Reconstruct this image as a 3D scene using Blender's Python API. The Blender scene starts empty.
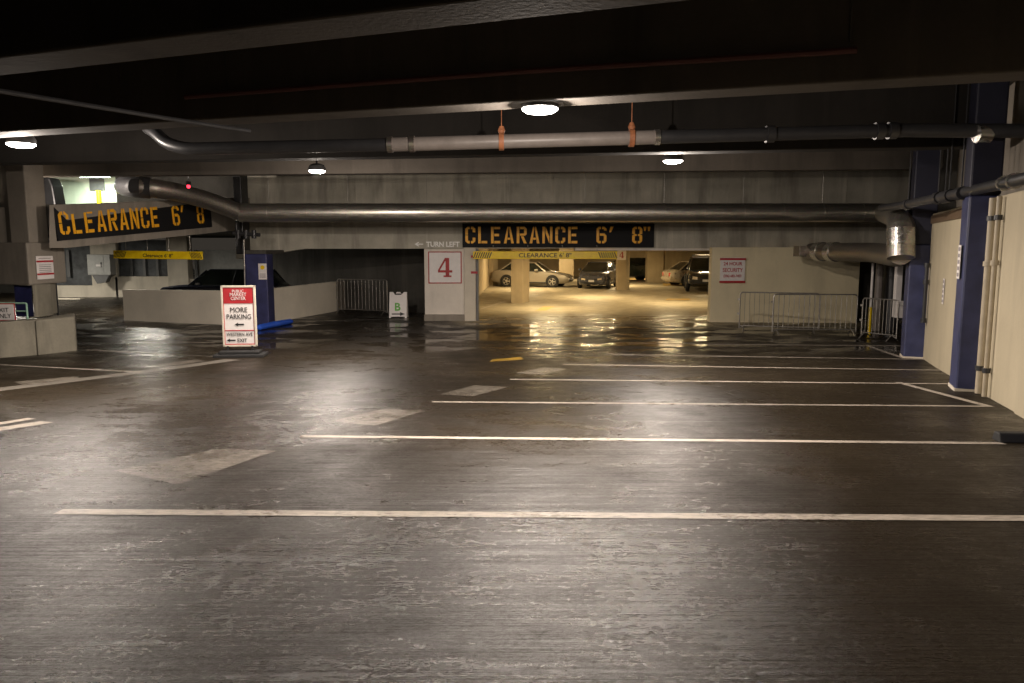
import bpy, bmesh, math, random
from mathutils import Vector, Matrix
random.seed(7)
S = bpy.context.scene
COL = S.collection

# ---------------------------------------------------------------- camera
F, CX, CY, HY, CZ = 760.0, 512.0, 341.5, 247.0, 2.57
PITCH = math.atan((CY - HY) / F)
cam_d = bpy.data.cameras.new('camera'); cam_d.sensor_width = 36; cam_d.lens = 36 * F / 1024
cam_d.clip_end = 300; cam_d.clip_start = 0.05
cam = bpy.data.objects.new('camera', cam_d); COL.objects.link(cam)
cam.location = (0, 0, CZ); cam.rotation_euler = (math.pi / 2 - PITCH, 0, 0)
S.camera = cam
# ---------------------------------------------------------------- world, colour management
w = bpy.data.worlds.new('night'); S.world = w; w.use_nodes = True
w.node_tree.nodes['Background'].inputs[0].default_value = (1.0, 0.86, 0.70, 1)
w.node_tree.nodes['Background'].inputs[1].default_value = 0.026
S.view_settings.view_transform = 'Standard'; S.view_settings.look = 'None'
S.view_settings.gamma = 1.0; S.view_settings.use_curve_mapping = False
S.view_settings.exposure = 0.36
S.cycles.max_bounces = 8; S.cycles.sample_clamp_indirect = 4.0
S.cycles.use_denoising = True

# lamps: pixel position in the photo's frame and distance, power, colour
NEUTRAL = (1.0, 0.87, 0.76); WARM = (1.0, 0.77, 0.42); GREENISH = (0.80, 1.0, 0.72)
K_NEAR = 2.4; K_SIDE = 2.2

def P(u, v, Y):
    """world point at plan distance Y that the photo's pixel (u, v) shows"""
    a, b = (u - CX) / F, -(v - CY) / F
    c, s = math.cos(PITCH), math.sin(PITCH)
    dx, dy, dz = a, c + b * s, -s + b * c
    t = Y / dy
    return Vector((dx * t, Y, CZ + dz * t))

def G(x, y):
    """height of the driving surface: falls away from the camera, levels out, rises a little far inside"""
    h = 1.07 - .063 * y; k = .12
    g = .5 * (h + math.sqrt(h * h + k * k)) - .003
    if y > 30: g += .20 * min(1, (y - 30) / 14.0)
    return g

def ground(u, v):
    lo, hi = 1.0, 90.0
    for _ in range(60):
        m = .5 * (lo + hi); p = P(u, v, m)
        if p.z > G(p.x, m): lo = m
        else: hi = m
    return P(u, v, lo)

# ---------------------------------------------------------------- materials
def nt(name):
    m = bpy.data.materials.new(name); m.use_nodes = True
    return m, m.node_tree, m.node_tree.nodes['Principled BSDF']
def N(t, kind, **kw):
    n = t.nodes.new(kind)
    for k, v in kw.items():
        if k == 'ins':
            for kk, vv in v.items(): n.inputs[kk].default_value = vv
        else: setattr(n, k, v)
    return n
def mapping(t, scale=(1, 1, 1), rot=(0, 0, 0), coord='Object'):
    tc = N(t, 'ShaderNodeTexCoord'); mp = N(t, 'ShaderNodeMapping')
    mp.inputs['Scale'].default_value = scale; mp.inputs['Rotation'].default_value = rot
    t.links.new(tc.outputs[coord], mp.inputs['Vector']); return mp.outputs[0]
def noise(t, vec, scale, detail=4, rough=.55):
    n = N(t, 'ShaderNodeTexNoise', ins={'Scale': scale, 'Detail': detail, 'Roughness': rough})
    t.links.new(vec, n.inputs['Vector']); return n.outputs['Fac']
def ramp(t, fac, stops):
    r = N(t, 'ShaderNodeValToRGB'); cr = r.color_ramp
    while len(cr.elements) < len(stops): cr.elements.new(.5)
    for e, (p, c) in zip(cr.elements, stops):
        e.position = p; e.color = (c, c, c, 1) if isinstance(c, (int, float)) else (*c, 1)
    t.links.new(fac, r.inputs[0]); return r.outputs[0]
def mix(t, fac, a, b, kind='MIX'):
    m = N(t, 'ShaderNodeMix', data_type='RGBA', blend_type=kind)
    if isinstance(fac, (int, float)): m.inputs[0].default_value = fac
    else: t.links.new(fac, m.inputs[0])
    for i, x in ((6, a), (7, b)):
        if isinstance(x, tuple): m.inputs[i].default_value = (*x, 1)
        else: t.links.new(x, m.inputs[i])
    return m.outputs[2]
def maths(t, op, a, b=0.0, clamp=False):
    m = N(t, 'ShaderNodeMath', operation=op, use_clamp=clamp)
    for i, x in ((0, a), (1, b)):
        if isinstance(x, (int, float)): m.inputs[i].default_value = x
        else: t.links.new(x, m.inputs[i])
    return m.outputs[0]
def bump(t, b, h, strength, dist=.01):
    n = N(t, 'ShaderNodeBump', ins={'Strength': strength, 'Distance': dist})
    t.links.new(h, n.inputs['Height']); t.links.new(n.outputs[0], b.inputs['Normal']); return n

def concrete(name, col, stain=.5, rough=.85, streak=True, form=0.0, scale=1.0):
    """cast concrete: blotches, vertical run marks and, with form, the joints of its shuttering"""
    m, t, b = nt(name)
    v = mapping(t); big = noise(t, v, .8 * scale, 5, .6); fine = noise(t, v, 22 * scale, 4, .6)
    base = mix(t, ramp(t, big, [(.3, 0), (.7, 1)]), tuple(c * (1 - .35 * stain) for c in col), tuple(min(1, c * 1.1) for c in col))
    base = mix(t, maths(t, 'MULTIPLY', ramp(t, fine, [(.45, 0), (.75, 1)]), .25 * stain), base, tuple(c * .5 for c in col))
    if streak:
        vs = mapping(t, (.8, .8, .16)); st = noise(t, vs, 1.8, 4, .6)
        base = mix(t, maths(t, 'MULTIPLY', ramp(t, st, [(.5, 0), (.68, 1)]), .75 * stain), base, tuple(c * .35 for c in col))
        st2 = noise(t, mapping(t, (1.2, 1.2, .07)), 2.6, 4, .6)
        base = mix(t, maths(t, 'MULTIPLY', ramp(t, st2, [(.58, 0), (.7, 1)]), .3 * stain), base, tuple(min(1, c * 1.7) for c in col))
    t.links.new(base, b.inputs['Base Color']); b.inputs['Roughness'].default_value = rough
    b.inputs['Specular IOR Level'].default_value = .3
    bump(t, b, fine, .35, .01)
    return m

def plain(name, col, rough=.5, metal=0.0, spec=.5, wear=.12, scale=6.0, coat=0.0):
    m, t, b = nt(name); v = mapping(t); n = noise(t, v, scale, 4, .6)
    t.links.new(mix(t, ramp(t, n, [(.35, 0), (.75, 1)]), tuple(c * (1 - wear) for c in col), tuple(min(1, c * (1 + wear)) for c in col)), b.inputs['Base Color'])
    t.links.new(ramp(t, n, [(.3, max(0, rough - .06)), (.8, min(1, rough + .08))]), b.inputs['Roughness'])
    b.inputs['Metallic'].default_value = metal; b.inputs['Specular IOR Level'].default_value = spec
    b.inputs['Coat Weight'].default_value = coat
    return m

def emit(name, col, s):
    m, t, b = nt(name); b.inputs['Base Color'].default_value = (*col, 1)
    b.inputs['Emission Color'].default_value = (*col, 1); b.inputs['Emission Strength'].default_value = s
    return m

def wet_surface(name, paint=None, wear=(.40, .56)):
    """the wet driving surface; with a paint colour, worn paint on the same wet ground"""
    m, t, b = nt(name)
    v = mapping(t); vg = mapping(t, (.45, 20.0, 1.0), (0, 0, math.radians(1.5))); vg2 = mapping(t, (.9, 34.0, 1.0), (0, 0, math.radians(-1)))
    big = noise(t, v, .33, 5, .6); mid = noise(t, v, 1.9, 5, .62); fine = noise(t, v, 42, 5, .75); grit = noise(t, v, 95, 3, .85)
    gro = noise(t, vg, 1.0, 6, .72); gro2 = noise(t, vg2, 1.0, 4, .7)
    asphalt = mix(t, ramp(t, big, [(.35, 0), (.68, 1)]), (.014, .0105, .0065), (.030, .0225, .0145))
    asphalt = mix(t, ramp(t, maths(t, 'MULTIPLY', gro, mid), [(.20, 0), (.42, .4)]), asphalt, (.040, .031, .022))
    asphalt = mix(t, ramp(t, grit, [(.60, 0), (.72, .7)]), asphalt, (.11, .095, .075))
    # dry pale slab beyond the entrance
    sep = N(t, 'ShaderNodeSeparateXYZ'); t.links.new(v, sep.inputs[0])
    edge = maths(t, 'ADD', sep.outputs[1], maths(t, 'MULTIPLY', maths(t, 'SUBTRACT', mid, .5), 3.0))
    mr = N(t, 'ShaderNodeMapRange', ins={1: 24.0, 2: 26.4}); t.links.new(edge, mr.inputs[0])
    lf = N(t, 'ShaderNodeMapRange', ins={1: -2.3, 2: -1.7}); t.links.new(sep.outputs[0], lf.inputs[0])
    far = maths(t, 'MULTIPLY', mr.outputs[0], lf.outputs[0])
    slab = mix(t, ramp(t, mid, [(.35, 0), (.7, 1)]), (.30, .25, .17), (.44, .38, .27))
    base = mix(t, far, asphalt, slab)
    if paint:
        wn = maths(t, 'ADD', maths(t, 'MULTIPLY', noise(t, mapping(t, (1, 3.5, 1)), 9, 6, .75), .75), maths(t, 'MULTIPLY', mid, .25))
        base = mix(t, ramp(t, wn, [(wear[0], 1.0), (wear[1], .25)]), base, paint)
    t.links.new(base, b.inputs['Base Color'])
    wet = maths(t, 'ADD', maths(t, 'MULTIPLY', big, .55), maths(t, 'MULTIPLY', mid, .45))
    r = ramp(t, wet, [(.38, .45), (.49, .33), (.60, .23)])
    chop = noise(t, mapping(t, (1, 1.9, 1)), 13, 5, .85)
    r = maths(t, 'ADD', r, maths(t, 'ADD', maths(t, 'MULTIPLY', maths(t, 'SUBTRACT', gro, .5), .16), maths(t, 'MULTIPLY', maths(t, 'SUBTRACT', chop, .5), .42)), clamp=True)
    # standing water: the low flat before the entrance and the hollow behind the kerb pillar
    pud = ramp(t, noise(t, mapping(t, (.8, 1.3, 1)), .75, 4, .55), [(.50, 0), (.57, 1)])
    band = N(t, 'ShaderNodeMapRange', ins={1: 16.5, 2: 19.5}); t.links.new(sep.outputs[1], band.inputs[0])
    band2 = N(t, 'ShaderNodeMapRange', ins={1: 30.0, 2: 27.0}); t.links.new(sep.outputs[1], band2.inputs[0])
    pw = maths(t, 'MULTIPLY', pud, maths(t, 'MULTIPLY', band.outputs[0], band2.outputs[0]))
    dry = N(t, 'ShaderNodeMapRange', ins={1: 27.0, 2: 30.5}); t.links.new(sep.outputs[1], dry.inputs[0])
    dl = N(t, 'ShaderNodeMapRange', ins={1: -2.3, 2: -1.7}); t.links.new(sep.outputs[0], dl.inputs[0])
    r = mix(t, maths(t, 'MULTIPLY', maths(t, 'MULTIPLY', dry.outputs[0], dl.outputs[0]), .9), r, (.62, .62, .62))
    r = mix(t, pw, r, (.11, .11, .11))
    t.links.new(r, b.inputs['Roughness'])
    spk = maths(t, 'ADD', maths(t, 'MULTIPLY', noise(t, mapping(t, (1, 2.2, 1)), 34, 4, .85), .6), maths(t, 'MULTIPLY', gro2, .4))
    t.links.new(ramp(t, spk, [(.40, .05), (.52, .36), (.62, .95)]), b.inputs['Specular IOR Level'])
    b.inputs['Anisotropic'].default_value = .85
    tg = N(t, 'ShaderNodeCombineXYZ', ins={0: .03, 1: 1.0, 2: 0.0}); t.links.new(tg.outputs[0], b.inputs['Tangent'])
    h = maths(t, 'ADD', maths(t, 'ADD', maths(t, 'MULTIPLY', chop, .9), maths(t, 'MULTIPLY', gro2, 1.2)), maths(t, 'ADD', maths(t, 'MULTIPLY', fine, .6), maths(t, 'MULTIPLY', gro, .9)))
    bn = bump(t, b, h, .8, .007)
    inv = maths(t, 'SUBTRACT', 1.0, pw); t.links.new(maths(t, 'MULTIPLY', inv, .8), bn.inputs['Strength'])
    return m

def galvanised(name, col=(.62, .60, .56), rough=.30):
    m, t, b = nt(name); v = mapping(t)
    n = noise(t, mapping(t, (.5, 6, 6)), 4, 4, .6); sp = N(t, 'ShaderNodeTexVoronoi', ins={'Scale': 28.0}); t.links.new(v, sp.inputs['Vector'])
    c = mix(t, ramp(t, n, [(.35, 0), (.7, 1)]), tuple(x * .72 for x in col), col)
    c = mix(t, .15, c, sp.outputs['Color'], 'MULTIPLY')
    t.links.new(c, b.inputs['Base Color']); b.inputs['Metallic'].default_value = .92
    t.links.new(ramp(t, n, [(.3, rough - .06), (.75, rough + .12)]), b.inputs['Roughness'])
    return m

def striped(name, a, bcol, freq, rot, coord='Object'):
    m, t, b = nt(name); v = mapping(t, (1, 1, 1), rot, coord)
    wv = N(t, 'ShaderNodeTexWave', wave_type='BANDS', bands_direction='X', ins={'Scale': freq, 'Distortion': 0.0}); t.links.new(v, wv.inputs['Vector'])
    t.links.new(mix(t, ramp(t, wv.outputs['Fac'], [(.49, 0), (.51, 1)]), a, bcol), b.inputs['Base Color']); b.inputs['Roughness'].default_value = .5
    return m

M = dict(
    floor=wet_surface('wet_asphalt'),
    white_paint=wet_surface('worn_white_floor_paint', (.50, .44, .37), (.46, .66)),
    stencil_paint=wet_surface('very_worn_floor_paint', (.26, .23, .19), (.42, .50)),
    strip=wet_surface('grey_patched_strip', (.15, .135, .115), (.50, .75)),
    yellow_floor=wet_surface('yellow_floor_paint', (.50, .30, .04), (.42, .58)),
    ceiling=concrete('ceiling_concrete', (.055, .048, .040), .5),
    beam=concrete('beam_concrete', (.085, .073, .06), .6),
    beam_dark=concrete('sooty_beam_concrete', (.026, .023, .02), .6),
    header=concrete('header_concrete', (.50, .47, .39), .85),
    pale=concrete('pale_concrete', (.64, .58, .48), .40),
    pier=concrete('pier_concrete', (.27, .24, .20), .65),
    mossy=concrete('damp_pier_concrete', (.25, .23, .18), 1.0),
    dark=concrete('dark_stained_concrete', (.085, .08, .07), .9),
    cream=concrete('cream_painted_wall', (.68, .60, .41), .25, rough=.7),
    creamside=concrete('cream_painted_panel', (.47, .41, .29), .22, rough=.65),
    warmwall=concrete('tan_painted_concrete', (.46, .37, .24), .35),
    light=concrete('light_parapet_concrete', (.86, .79, .66), .28, streak=False),
    white_wall=concrete('white_painted_concrete', (.72, .66, .58), .4, rough=.7),
    greenwall=concrete('pale_green_wall', (.62, .68, .55), .2, rough=.7),
    blue=plain('blue_column_paint', (.038, .045, .110), .45, wear=.25, scale=3),
    darkblue=plain('dark_blue_column_paint', (.032, .036, .12), .5, wear=.3, scale=3),
    shadedcolumn=plain('shadow_toned_column_paint', (.012, .013, .03), .6),
    duct=galvanised('galvanised_duct', (.72, .68, .60), .34), band=galvanised('polished_band', (.8, .78, .72), .2),
    dullduct=galvanised('dull_wrapped_duct', (.42, .38, .33), .42),
    greypipe=plain('grey_pipe', (.24, .21, .19), .42), blackpipe=plain('black_pipe', (.03, .03, .032), .4),
    redgroove=plain('dull_red_groove', (.10, .035, .03), .6), rust=plain('rusty_hanger', (.42, .16, .07), .6, wear=.4), steel=plain('fence_steel', (.33, .31, .28), .38, metal=.7),
    creampipe=plain('cream_conduit', (.42, .36, .26), .5),
    black=plain('black_plastic', (.012, .012, .013), .45), rubber=plain('black_rubber', (.018, .018, .018), .7),
    signblack=plain('black_sign_board', (.009, .009, .010), .7, spec=.25), amber=plain('amber_letter', (1.0, .45, .015), .45, wear=.15, scale=14),
    yellow=plain('yellow_bar', (1.0, .66, .008), .35), white=plain('white_board', (.78, .74, .72), .45, wear=.05),
    red=plain('red_sign_ink', (.42, .012, .02), .45), redpaint=plain('red_wall_paint', (.42, .035, .035), .6, wear=.3),
    ink=plain('black_sign_ink', (.015, .014, .016), .5), green=plain('green_sign_ink', (.12, .45, .05), .5),
    greyink=plain('grey_worn_ink', (.30, .27, .28), .6), whiteink=plain('white_letter', (.95, .92, .88), .55, wear=.1, scale=20),
    frame=plain('cream_sign_frame', (.62, .57, .47), .5), mint=plain('mint_green_rail', (.28, .48, .36), .5),
    hose=plain('bright_blue_fabric', (.02, .10, .62), .55), greybox=plain('grey_steel_cabinet', (.40, .40, .38), .5),
    brown=plain('brown_ledge_board', (.13, .085, .05), .6), dullsteel=plain('dull_grey_steel', (.15, .15, .15), .5, metal=.3),
    curtain=plain('dark_grey_sheeting', (.10, .105, .11), .7, wear=.5, scale=2),
    hazard=striped('yellow_black_hazard', (.85, .60, .03), (.015, .015, .015), 3.0, (0, math.radians(45), 0)),
    silver=plain('silver_car_paint', (.40, .36, .30), .28, metal=.45, wear=.0, scale=.3, coat=.6),
    tan_paint=plain('champagne_car_paint', (.50, .43, .33), .3, metal=.5, wear=.03, coat=.6),
    slate=plain('slate_car_paint', (.12, .13, .17), .25, metal=.5, wear=.05, coat=.8),
    blackcar=plain('black_car_paint', (.008, .009, .014), .18, wear=.05, coat=1.0),
    navy=plain('dark_green_car_paint', (.012, .02, .018), .25, wear=.05, coat=.8),
    glass=plain('dark_car_glass', (.012, .016, .014), .08, spec=.8, wear=.0), rim=plain('alloy_rim', (.55, .53, .50), .3, metal=.8),
    headlamp=plain('clear_lamp_lens', (.72, .62, .45), .12, spec=.9), taillamp=plain('red_lamp_lens', (.75, .02, .03), .2),
    plate=plain('pale_number_plate', (.65, .65, .68), .4), chrome=plain('chrome_trim', (.7, .7, .7), .15, metal=1.0),
    orange=plain('orange_marker_lens', (.8, .22, .02), .3),
)

# ---------------------------------------------------------------- mesh helpers
def link(name, me, mat, parent=None, smooth=False):
    o = bpy.data.objects.new(name, me); COL.objects.link(o)
    if mat is not None: me.materials.append(M[mat] if isinstance(mat, str) else mat)
    if smooth:
        for p in me.polygons: p.use_smooth = True
    if parent is not None: o.parent = parent
    return o
class MB:
    def __init__(s): s.v = []; s.f = []
    def add(s, vs, fs):
        n = len(s.v); s.v += [tuple(x) for x in vs]; s.f += [tuple(i + n for i in f) for f in fs]; return s
    def box(s, x0, x1, y0, y1, z0, z1, m=None):
        vs = [Vector((x, y, z)) for z in (z0, z1) for y in (y0, y1) for x in (x0, x1)]
        if m: vs = [m @ q for q in vs]
        return s.add(vs, [(0, 2, 3, 1), (4, 5, 7, 6), (0, 1, 5, 4), (2, 6, 7, 3), (0, 4, 6, 2), (1, 3, 7, 5)])
    def prism(s, pts, off):
        """closed outline pts extruded by the vector off"""
        n = len(pts); off = Vector(off); a = [Vector(p) for p in pts]; b = [p + off for p in a]
        return s.add(a + b, [tuple(range(n))[::-1], tuple(range(n, 2 * n))] + [(i, (i + 1) % n, n + (i + 1) % n, n + i) for i in range(n)])
    def tube(s, pts, r, n=14, cap=True, closed=False):
        pts = [Vector(p) for p in pts]; rs = r if isinstance(r, (list, tuple)) else [r] * len(pts)
        rings = []; up = None
        for i, p in enumerate(pts):
            a = pts[(i - 1) % len(pts)] if (i or closed) else p; b = pts[(i + 1) % len(pts)] if (i < len(pts) - 1 or closed) else p
            d = (b - a).normalized()
            if up is None: up = Vector((0, 0, 1)) if abs(d.z) < .9 else Vector((1, 0, 0))
            x = d.cross(up).normalized(); y = x.cross(d).normalized(); up = y
            rings.append([p + (x * math.cos(2 * math.pi * k / n) + y * math.sin(2 * math.pi * k / n)) * rs[i] for k in range(n)])
        vs = [q for rg in rings for q in rg]; fs = []
        m = len(pts)
        for i in range(m if closed else m - 1):
            j = (i + 1) % m
            fs += [(i * n + k, i * n + (k + 1) % n, j * n + (k + 1) % n, j * n + k) for k in range(n)]
        if cap and not closed: fs += [tuple(range(n))[::-1], tuple(range((m - 1) * n, m * n))]
        return s.add(vs, fs)
    def lathe(s, prof, n=24, m=None):
        """profile of (radius, z) turned round the z axis"""
        vs = []; fs = []
        for r, z in prof:
            for k in range(n):
                q = Vector((r * math.cos(2 * math.pi * k / n), r * math.sin(2 * math.pi * k / n), z)); vs.append(m @ q if m else q)
        for i in range(len(prof) - 1):
            fs += [(i * n + k, i * n + (k + 1) % n, (i + 1) * n + (k + 1) % n, (i + 1) * n + k) for k in range(n)]
        fs += [tuple(range(n))[::-1], tuple(range((len(prof) - 1) * n, len(prof) * n))]
        return s.add(vs, fs)
    def build(s, name, mat, parent=None, smooth=False, bevel=0.0, loc=None, fix=True):
        me = bpy.data.meshes.new(name); me.from_pydata(s.v, [], s.f)
        if fix:
            bm = bmesh.new(); bm.from_mesh(me); bmesh.ops.recalc_face_normals(bm, faces=bm.faces); bm.to_mesh(me); bm.free()
        o = link(name, me, mat, parent)
        if smooth:
            for p in me.polygons: p.use_smooth = True
            me.set_sharp_from_angle(angle=math.radians(38))
        if bevel:
            b = o.modifiers.new('bevel', 'BEVEL'); b.width = bevel; b.segments = 2; b.limit_method = 'ANGLE'; b.angle_limit = math.radians(40)
        if loc: o.location = loc
        return o
def tag(o, label=None, cat=None, group=None, kind=None):
    for k, v in (('label', label), ('category', cat), ('group', group), ('kind', kind)):
        if v: o[k] = v
    return o
def struct(o): o['kind'] = 'structure'; return o
def thing(name, label, cat, loc=(0, 0, 0), rotz=0.0, group=None):
    o = bpy.data.objects.new(name, None); COL.objects.link(o); o.location = loc; o.rotation_euler = (0, 0, rotz)
    o.empty_display_size = .2
    return tag(o, label, cat, group)
def arc(c, r, a0, a1, n, ax, ay):
    c, ax, ay = Vector(c), Vector(ax), Vector(ay)
    return [c + ax * r * math.cos(a0 + (a1 - a0) * i / n) + ay * r * math.sin(a0 + (a1 - a0) * i / n) for i in range(n + 1)]
def fillet(pts, r, n=6):
    """polyline with rounded corners"""
    pts = [Vector(p) for p in pts]; out = [pts[0]]
    for i in range(1, len(pts) - 1):
        a, b, c = pts[i - 1], pts[i], pts[i + 1]; d1 = (a - b).normalized(); d2 = (c - b).normalized()
        rr = min(r, (a - b).length * .49, (c - b).length * .49); p, q = b + d1 * rr, b + d2 * rr
        for k in range(n + 1):
            t = k / n; out.append(p * (1 - t) ** 2 + b * 2 * t * (1 - t) + q * t * t)
    return out + [pts[-1]]

def text(name, s, mat, parent, x, z, size, y=-.012, sx=1.0, align='CENTER', depth=.002, bold=0.0, mat4=None, rot=None):
    """lettering standing on the sign plane (local x across, z up, facing -y)"""
    cu = bpy.data.curves.new(name, 'FONT'); cu.body = s; cu.size = size; cu.align_x = align; cu.extrude = depth; cu.offset = bold
    cu.resolution_u = 3
    t = bpy.data.objects.new(name, cu); COL.objects.link(t)
    bpy.context.view_layer.update()
    dg = bpy.context.evaluated_depsgraph_get()
    me = bpy.data.meshes.new_from_object(t.evaluated_get(dg)); bpy.data.objects.remove(t)
    m = Matrix.Translation((x, y, z)) @ Matrix.Rotation(math.pi / 2, 4, 'X') @ Matrix.Diagonal((sx, 1, 1, 1))
    if rot: m = Matrix.Translation((x, y, z)) @ Matrix.Rotation(rot, 4, 'Y') @ Matrix.Rotation(math.pi / 2, 4, 'X') @ Matrix.Diagonal((sx, 1, 1, 1))
    if mat4: m = mat4 @ m
    me.transform(m); me.materials.clear(); me.name = name
    return link(name, me, mat, parent)

# stencil letters on a unit cell 0..1 high: bars as four-point outlines
def glyph(ch, w=.20, g=.035):
    W = .56
    def bar(x0, z0, x1, z1): return [(x0, z0), (x1, z0), (x1, z1), (x0, z1)]
    L = lambda z0=0, z1=1: bar(0, z0, w * .75, z1)
    c = .13; ww = w * .75
    if ch == 'C':
        top = [(0, .52 + 0), (0, 1 - c), (c, 1), (W / 2 - g, 1), (W / 2 - g, 1 - ww), (ww + .03, 1 - ww), (ww, 1 - ww - .04), (ww, .52)]
        bot = [(x, 1 - z) for x, z in top]
        tr = [(W / 2 + g, 1), (W - c, 1), (W, 1 - c), (W, .66), (W - ww, .66), (W - ww, 1 - ww), (W / 2 + g, 1 - ww)]
        return [top + [], [(x, z) for x, z in bot], tr, [(x, 1 - z) for x, z in tr]]
    if ch == 'L': return [L(), bar(ww + g, 0, W * .9, ww)]
    if ch == 'E': return [L(), bar(ww + g, 0, W * .92, ww), bar(ww + g, 1 - ww, W * .92, 1), bar(ww + g, .5 - ww / 2, W * .8, .5 + ww / 2)]
    if ch == 'A': return [[(0, 0), (ww, 0), (W / 2 - g / 2, .86), (W / 2 - g / 2, 1), (W / 2 - ww * .55, 1)], [(W, 0), (W - ww, 0), (W / 2 + g / 2, .86), (W / 2 + g / 2, 1), (W / 2 + ww * .55, 1)], bar(W * .36, .22, W * .64, .22 + ww * .8)]
    if ch == 'R': return [L(), [(ww + g, 1), (W - c, 1), (W, 1 - c), (W, .55), (W - c * .7, .46), (ww + g, .46), (ww + g, .46 + ww * .8), (W - ww, .46 + ww * .9), (W - ww, 1 - ww), (ww + g, 1 - ww)], [(W * .42, .42), (W * .42 + ww, .42), (W, 0), (W - ww * 1.05, 0)]]
    if ch == 'N': return [bar(0, 0, ww * .9, 1), bar(W - ww * .9, 0, W, 1), [(ww * .9 + g, 1), (ww * .9 + g, .62), (W - ww * .9 - g, 0), (W - ww * .9 - g, .40)]]
    if ch == '6':
        return [[(0, .1), (0, 1 - c), (c, 1), (W / 2 - g, 1), (W / 2 - g, 1 - ww), (ww, 1 - ww), (ww, ww), (W / 2 - g, ww), (W / 2 - g, 0), (c, 0)],
                [(W / 2 + g, 1), (W - c, 1), (W, 1 - c), (W, .76), (W - ww, .76), (W - ww, 1 - ww), (W / 2 + g, 1 - ww)],
                [(W / 2 + g, 0), (W - c, 0), (W, c), (W, .46), (W - c, .6), (ww + g, .6), (ww + g, .6 - ww * .9), (W - ww, .6 - ww), (W - ww, ww), (W / 2 + g, ww)]]
    if ch == '8':
        h = [[(0, .56), (0, 1 - c), (c, 1), (W / 2 - g, 1), (W / 2 - g, 1 - ww), (ww, 1 - ww), (ww, .60), (ww, .56)], [(.03, .5), (0, .46), (0, c), (c, 0), (W / 2 - g, 0), (W / 2 - g, ww), (ww, ww), (ww, .44), (W / 2 - g, .44), (W / 2 - g, .56), (ww, .56)]]
        return h + [[(W - x, z) for x, z in q] for q in h]
    if ch == "'": return [[(.10, 1), (.28, 1), (.14, .66), (.04, .66)]]
    if ch == '"': return [[(.0, 1), (.16, 1), (.12, .74), (.03, .74)], [(.22, 1), (.38, 1), (.34, .74), (.25, .74)]]
    return []
def stencil(parent, s, mat, x0, z0, h, adv, y=-.03):
    """one mesh of stencilled letters; returns its object"""
    for grp in (s[:-4], s[-4:-2], s[-2:]):
        mb = MB()
        for ch, x in grp:
            for poly in glyph(ch):
                mb.prism([(x0 + (x + px) * adv, y, z0 + pz * h) for px, pz in poly], (0, .006, 0))
        mb.build('lettering', mat, parent)

# ---------------------------------------------------------------- the ground
def ys_grid(y0, y1):
    ys = []; y = y0
    while y < y1: ys.append(y); y += .5 if y < 34 else 1.0
    return ys + [y1]
ys = ys_grid(-8, 84); xs = [-70, -40, -25, -15, -8, -4, 0, 4, 8, 12, 16, 30]
vs = [(x, y, G(x, y)) for y in ys for x in xs]; n = len(xs)
me = bpy.data.meshes.new('floor'); me.from_pydata(vs, [], [(j * n + i, j * n + i + 1, (j + 1) * n + i + 1, (j + 1) * n + i) for j in range(len(ys) - 1) for i in range(n - 1)])
floor = struct(link('floor', me, 'floor', smooth=True))

def strip(name, mat, a, b, width, lift=.004, taper=1.0):
    """painted band from plan point a to plan point b, following the ground"""
    a, b = Vector((a[0], a[1])), Vector((b[0], b[1])); d = (b - a).normalized(); nrm = Vector((-d.y, d.x)) * width / 2
    k = max(2, int((b - a).length / .45)); mb = MB(); vs = []; fs = []
    for i in range(k + 1):
        p = a.lerp(b, i / k)
        for q in (p - nrm, p + nrm): vs.append((q.x, q.y, G(q.x, q.y) + lift))
    for i in range(k): fs.append((2 * i, 2 * i + 1, 2 * i + 3, 2 * i + 2))
    mb.add(vs, fs); o = mb.build(name, mat, floor, fix=False)
    for p in o.data.polygons:
        if p.normal.z < 0: p.flip()
    return o
def patch(name, mat, px, lift=.003, nu=10, nv=4):
    c = [ground(*q) for q in px]; vs = []; fs = []
    for j in range(nv + 1):
        for i in range(nu + 1):
            p = c[0].lerp(c[1], i / nu).lerp(c[3].lerp(c[2], i / nu), j / nv); vs.append((p.x, p.y, G(p.x, p.y) + lift))
    for j in range(nv):
        for i in range(nu): fs.append((j * (nu + 1) + i, j * (nu + 1) + i + 1, (j + 1) * (nu + 1) + i + 1, (j + 1) * (nu + 1) + i))
    mb = MB(); mb.add(vs, fs); o = mb.build(name, mat, floor, fix=False)
    for p in o.data.polygons:
        if p.normal.z < 0: p.flip()
    return o
LINES = [((58, 512), (1075, 519)), ((300, 436.5), (1003, 443.5)), ((432, 402), (993, 406.5)), ((510, 379.5), (950, 384)),
         ((563, 364.5), (951, 370.5)), ((605, 354.5), (925, 359.5)), ((628, 343.5), (902, 346)),
         ((0, 364.8), (141, 372.2)), ((86, 350), (216, 356.5)), ((124, 341), (215, 343))]
for k, (a, b) in enumerate(LINES):
    o = strip('parking_line', 'white_paint', ground(*a), ground(*b), .115 if k else .13)
for a, b in (((898, 382.5), (990, 407)), ((868, 346), (905, 358.5))):
    strip('parking_line', 'white_paint', ground(*a), ground(*b), .12, .0055)
for q in ([(177, 485), (277, 451), (218, 449), (114, 471)], [(375, 426), (425, 411), (384, 409), (330, 421.5)],
          [(473, 396.5), (509, 387), (474, 385.5), (439, 394.5)], [(543, 375), (567, 369), (545, 367.5), (516, 373)],
          [(24, 385.5), (80, 378), (74, 376.5), (14, 382)], [(150, 368), (206, 361), (196, 359.5), (146, 366)]):
    patch('stencilled_marking', 'stencil_paint', q)
patch('stencilled_marking', 'white_paint', [(0, 431), (54, 422.5), (40, 421.5), (-10, 429)])
patch('stencilled_marking', 'white_paint', [(-10, 426.5), (36, 419), (28, 418), (-16, 425)])
a, b = ground(-30, 393), ground(232, 359.5)
strip('patched_strip', 'strip', a, b, .42, .002)
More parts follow.
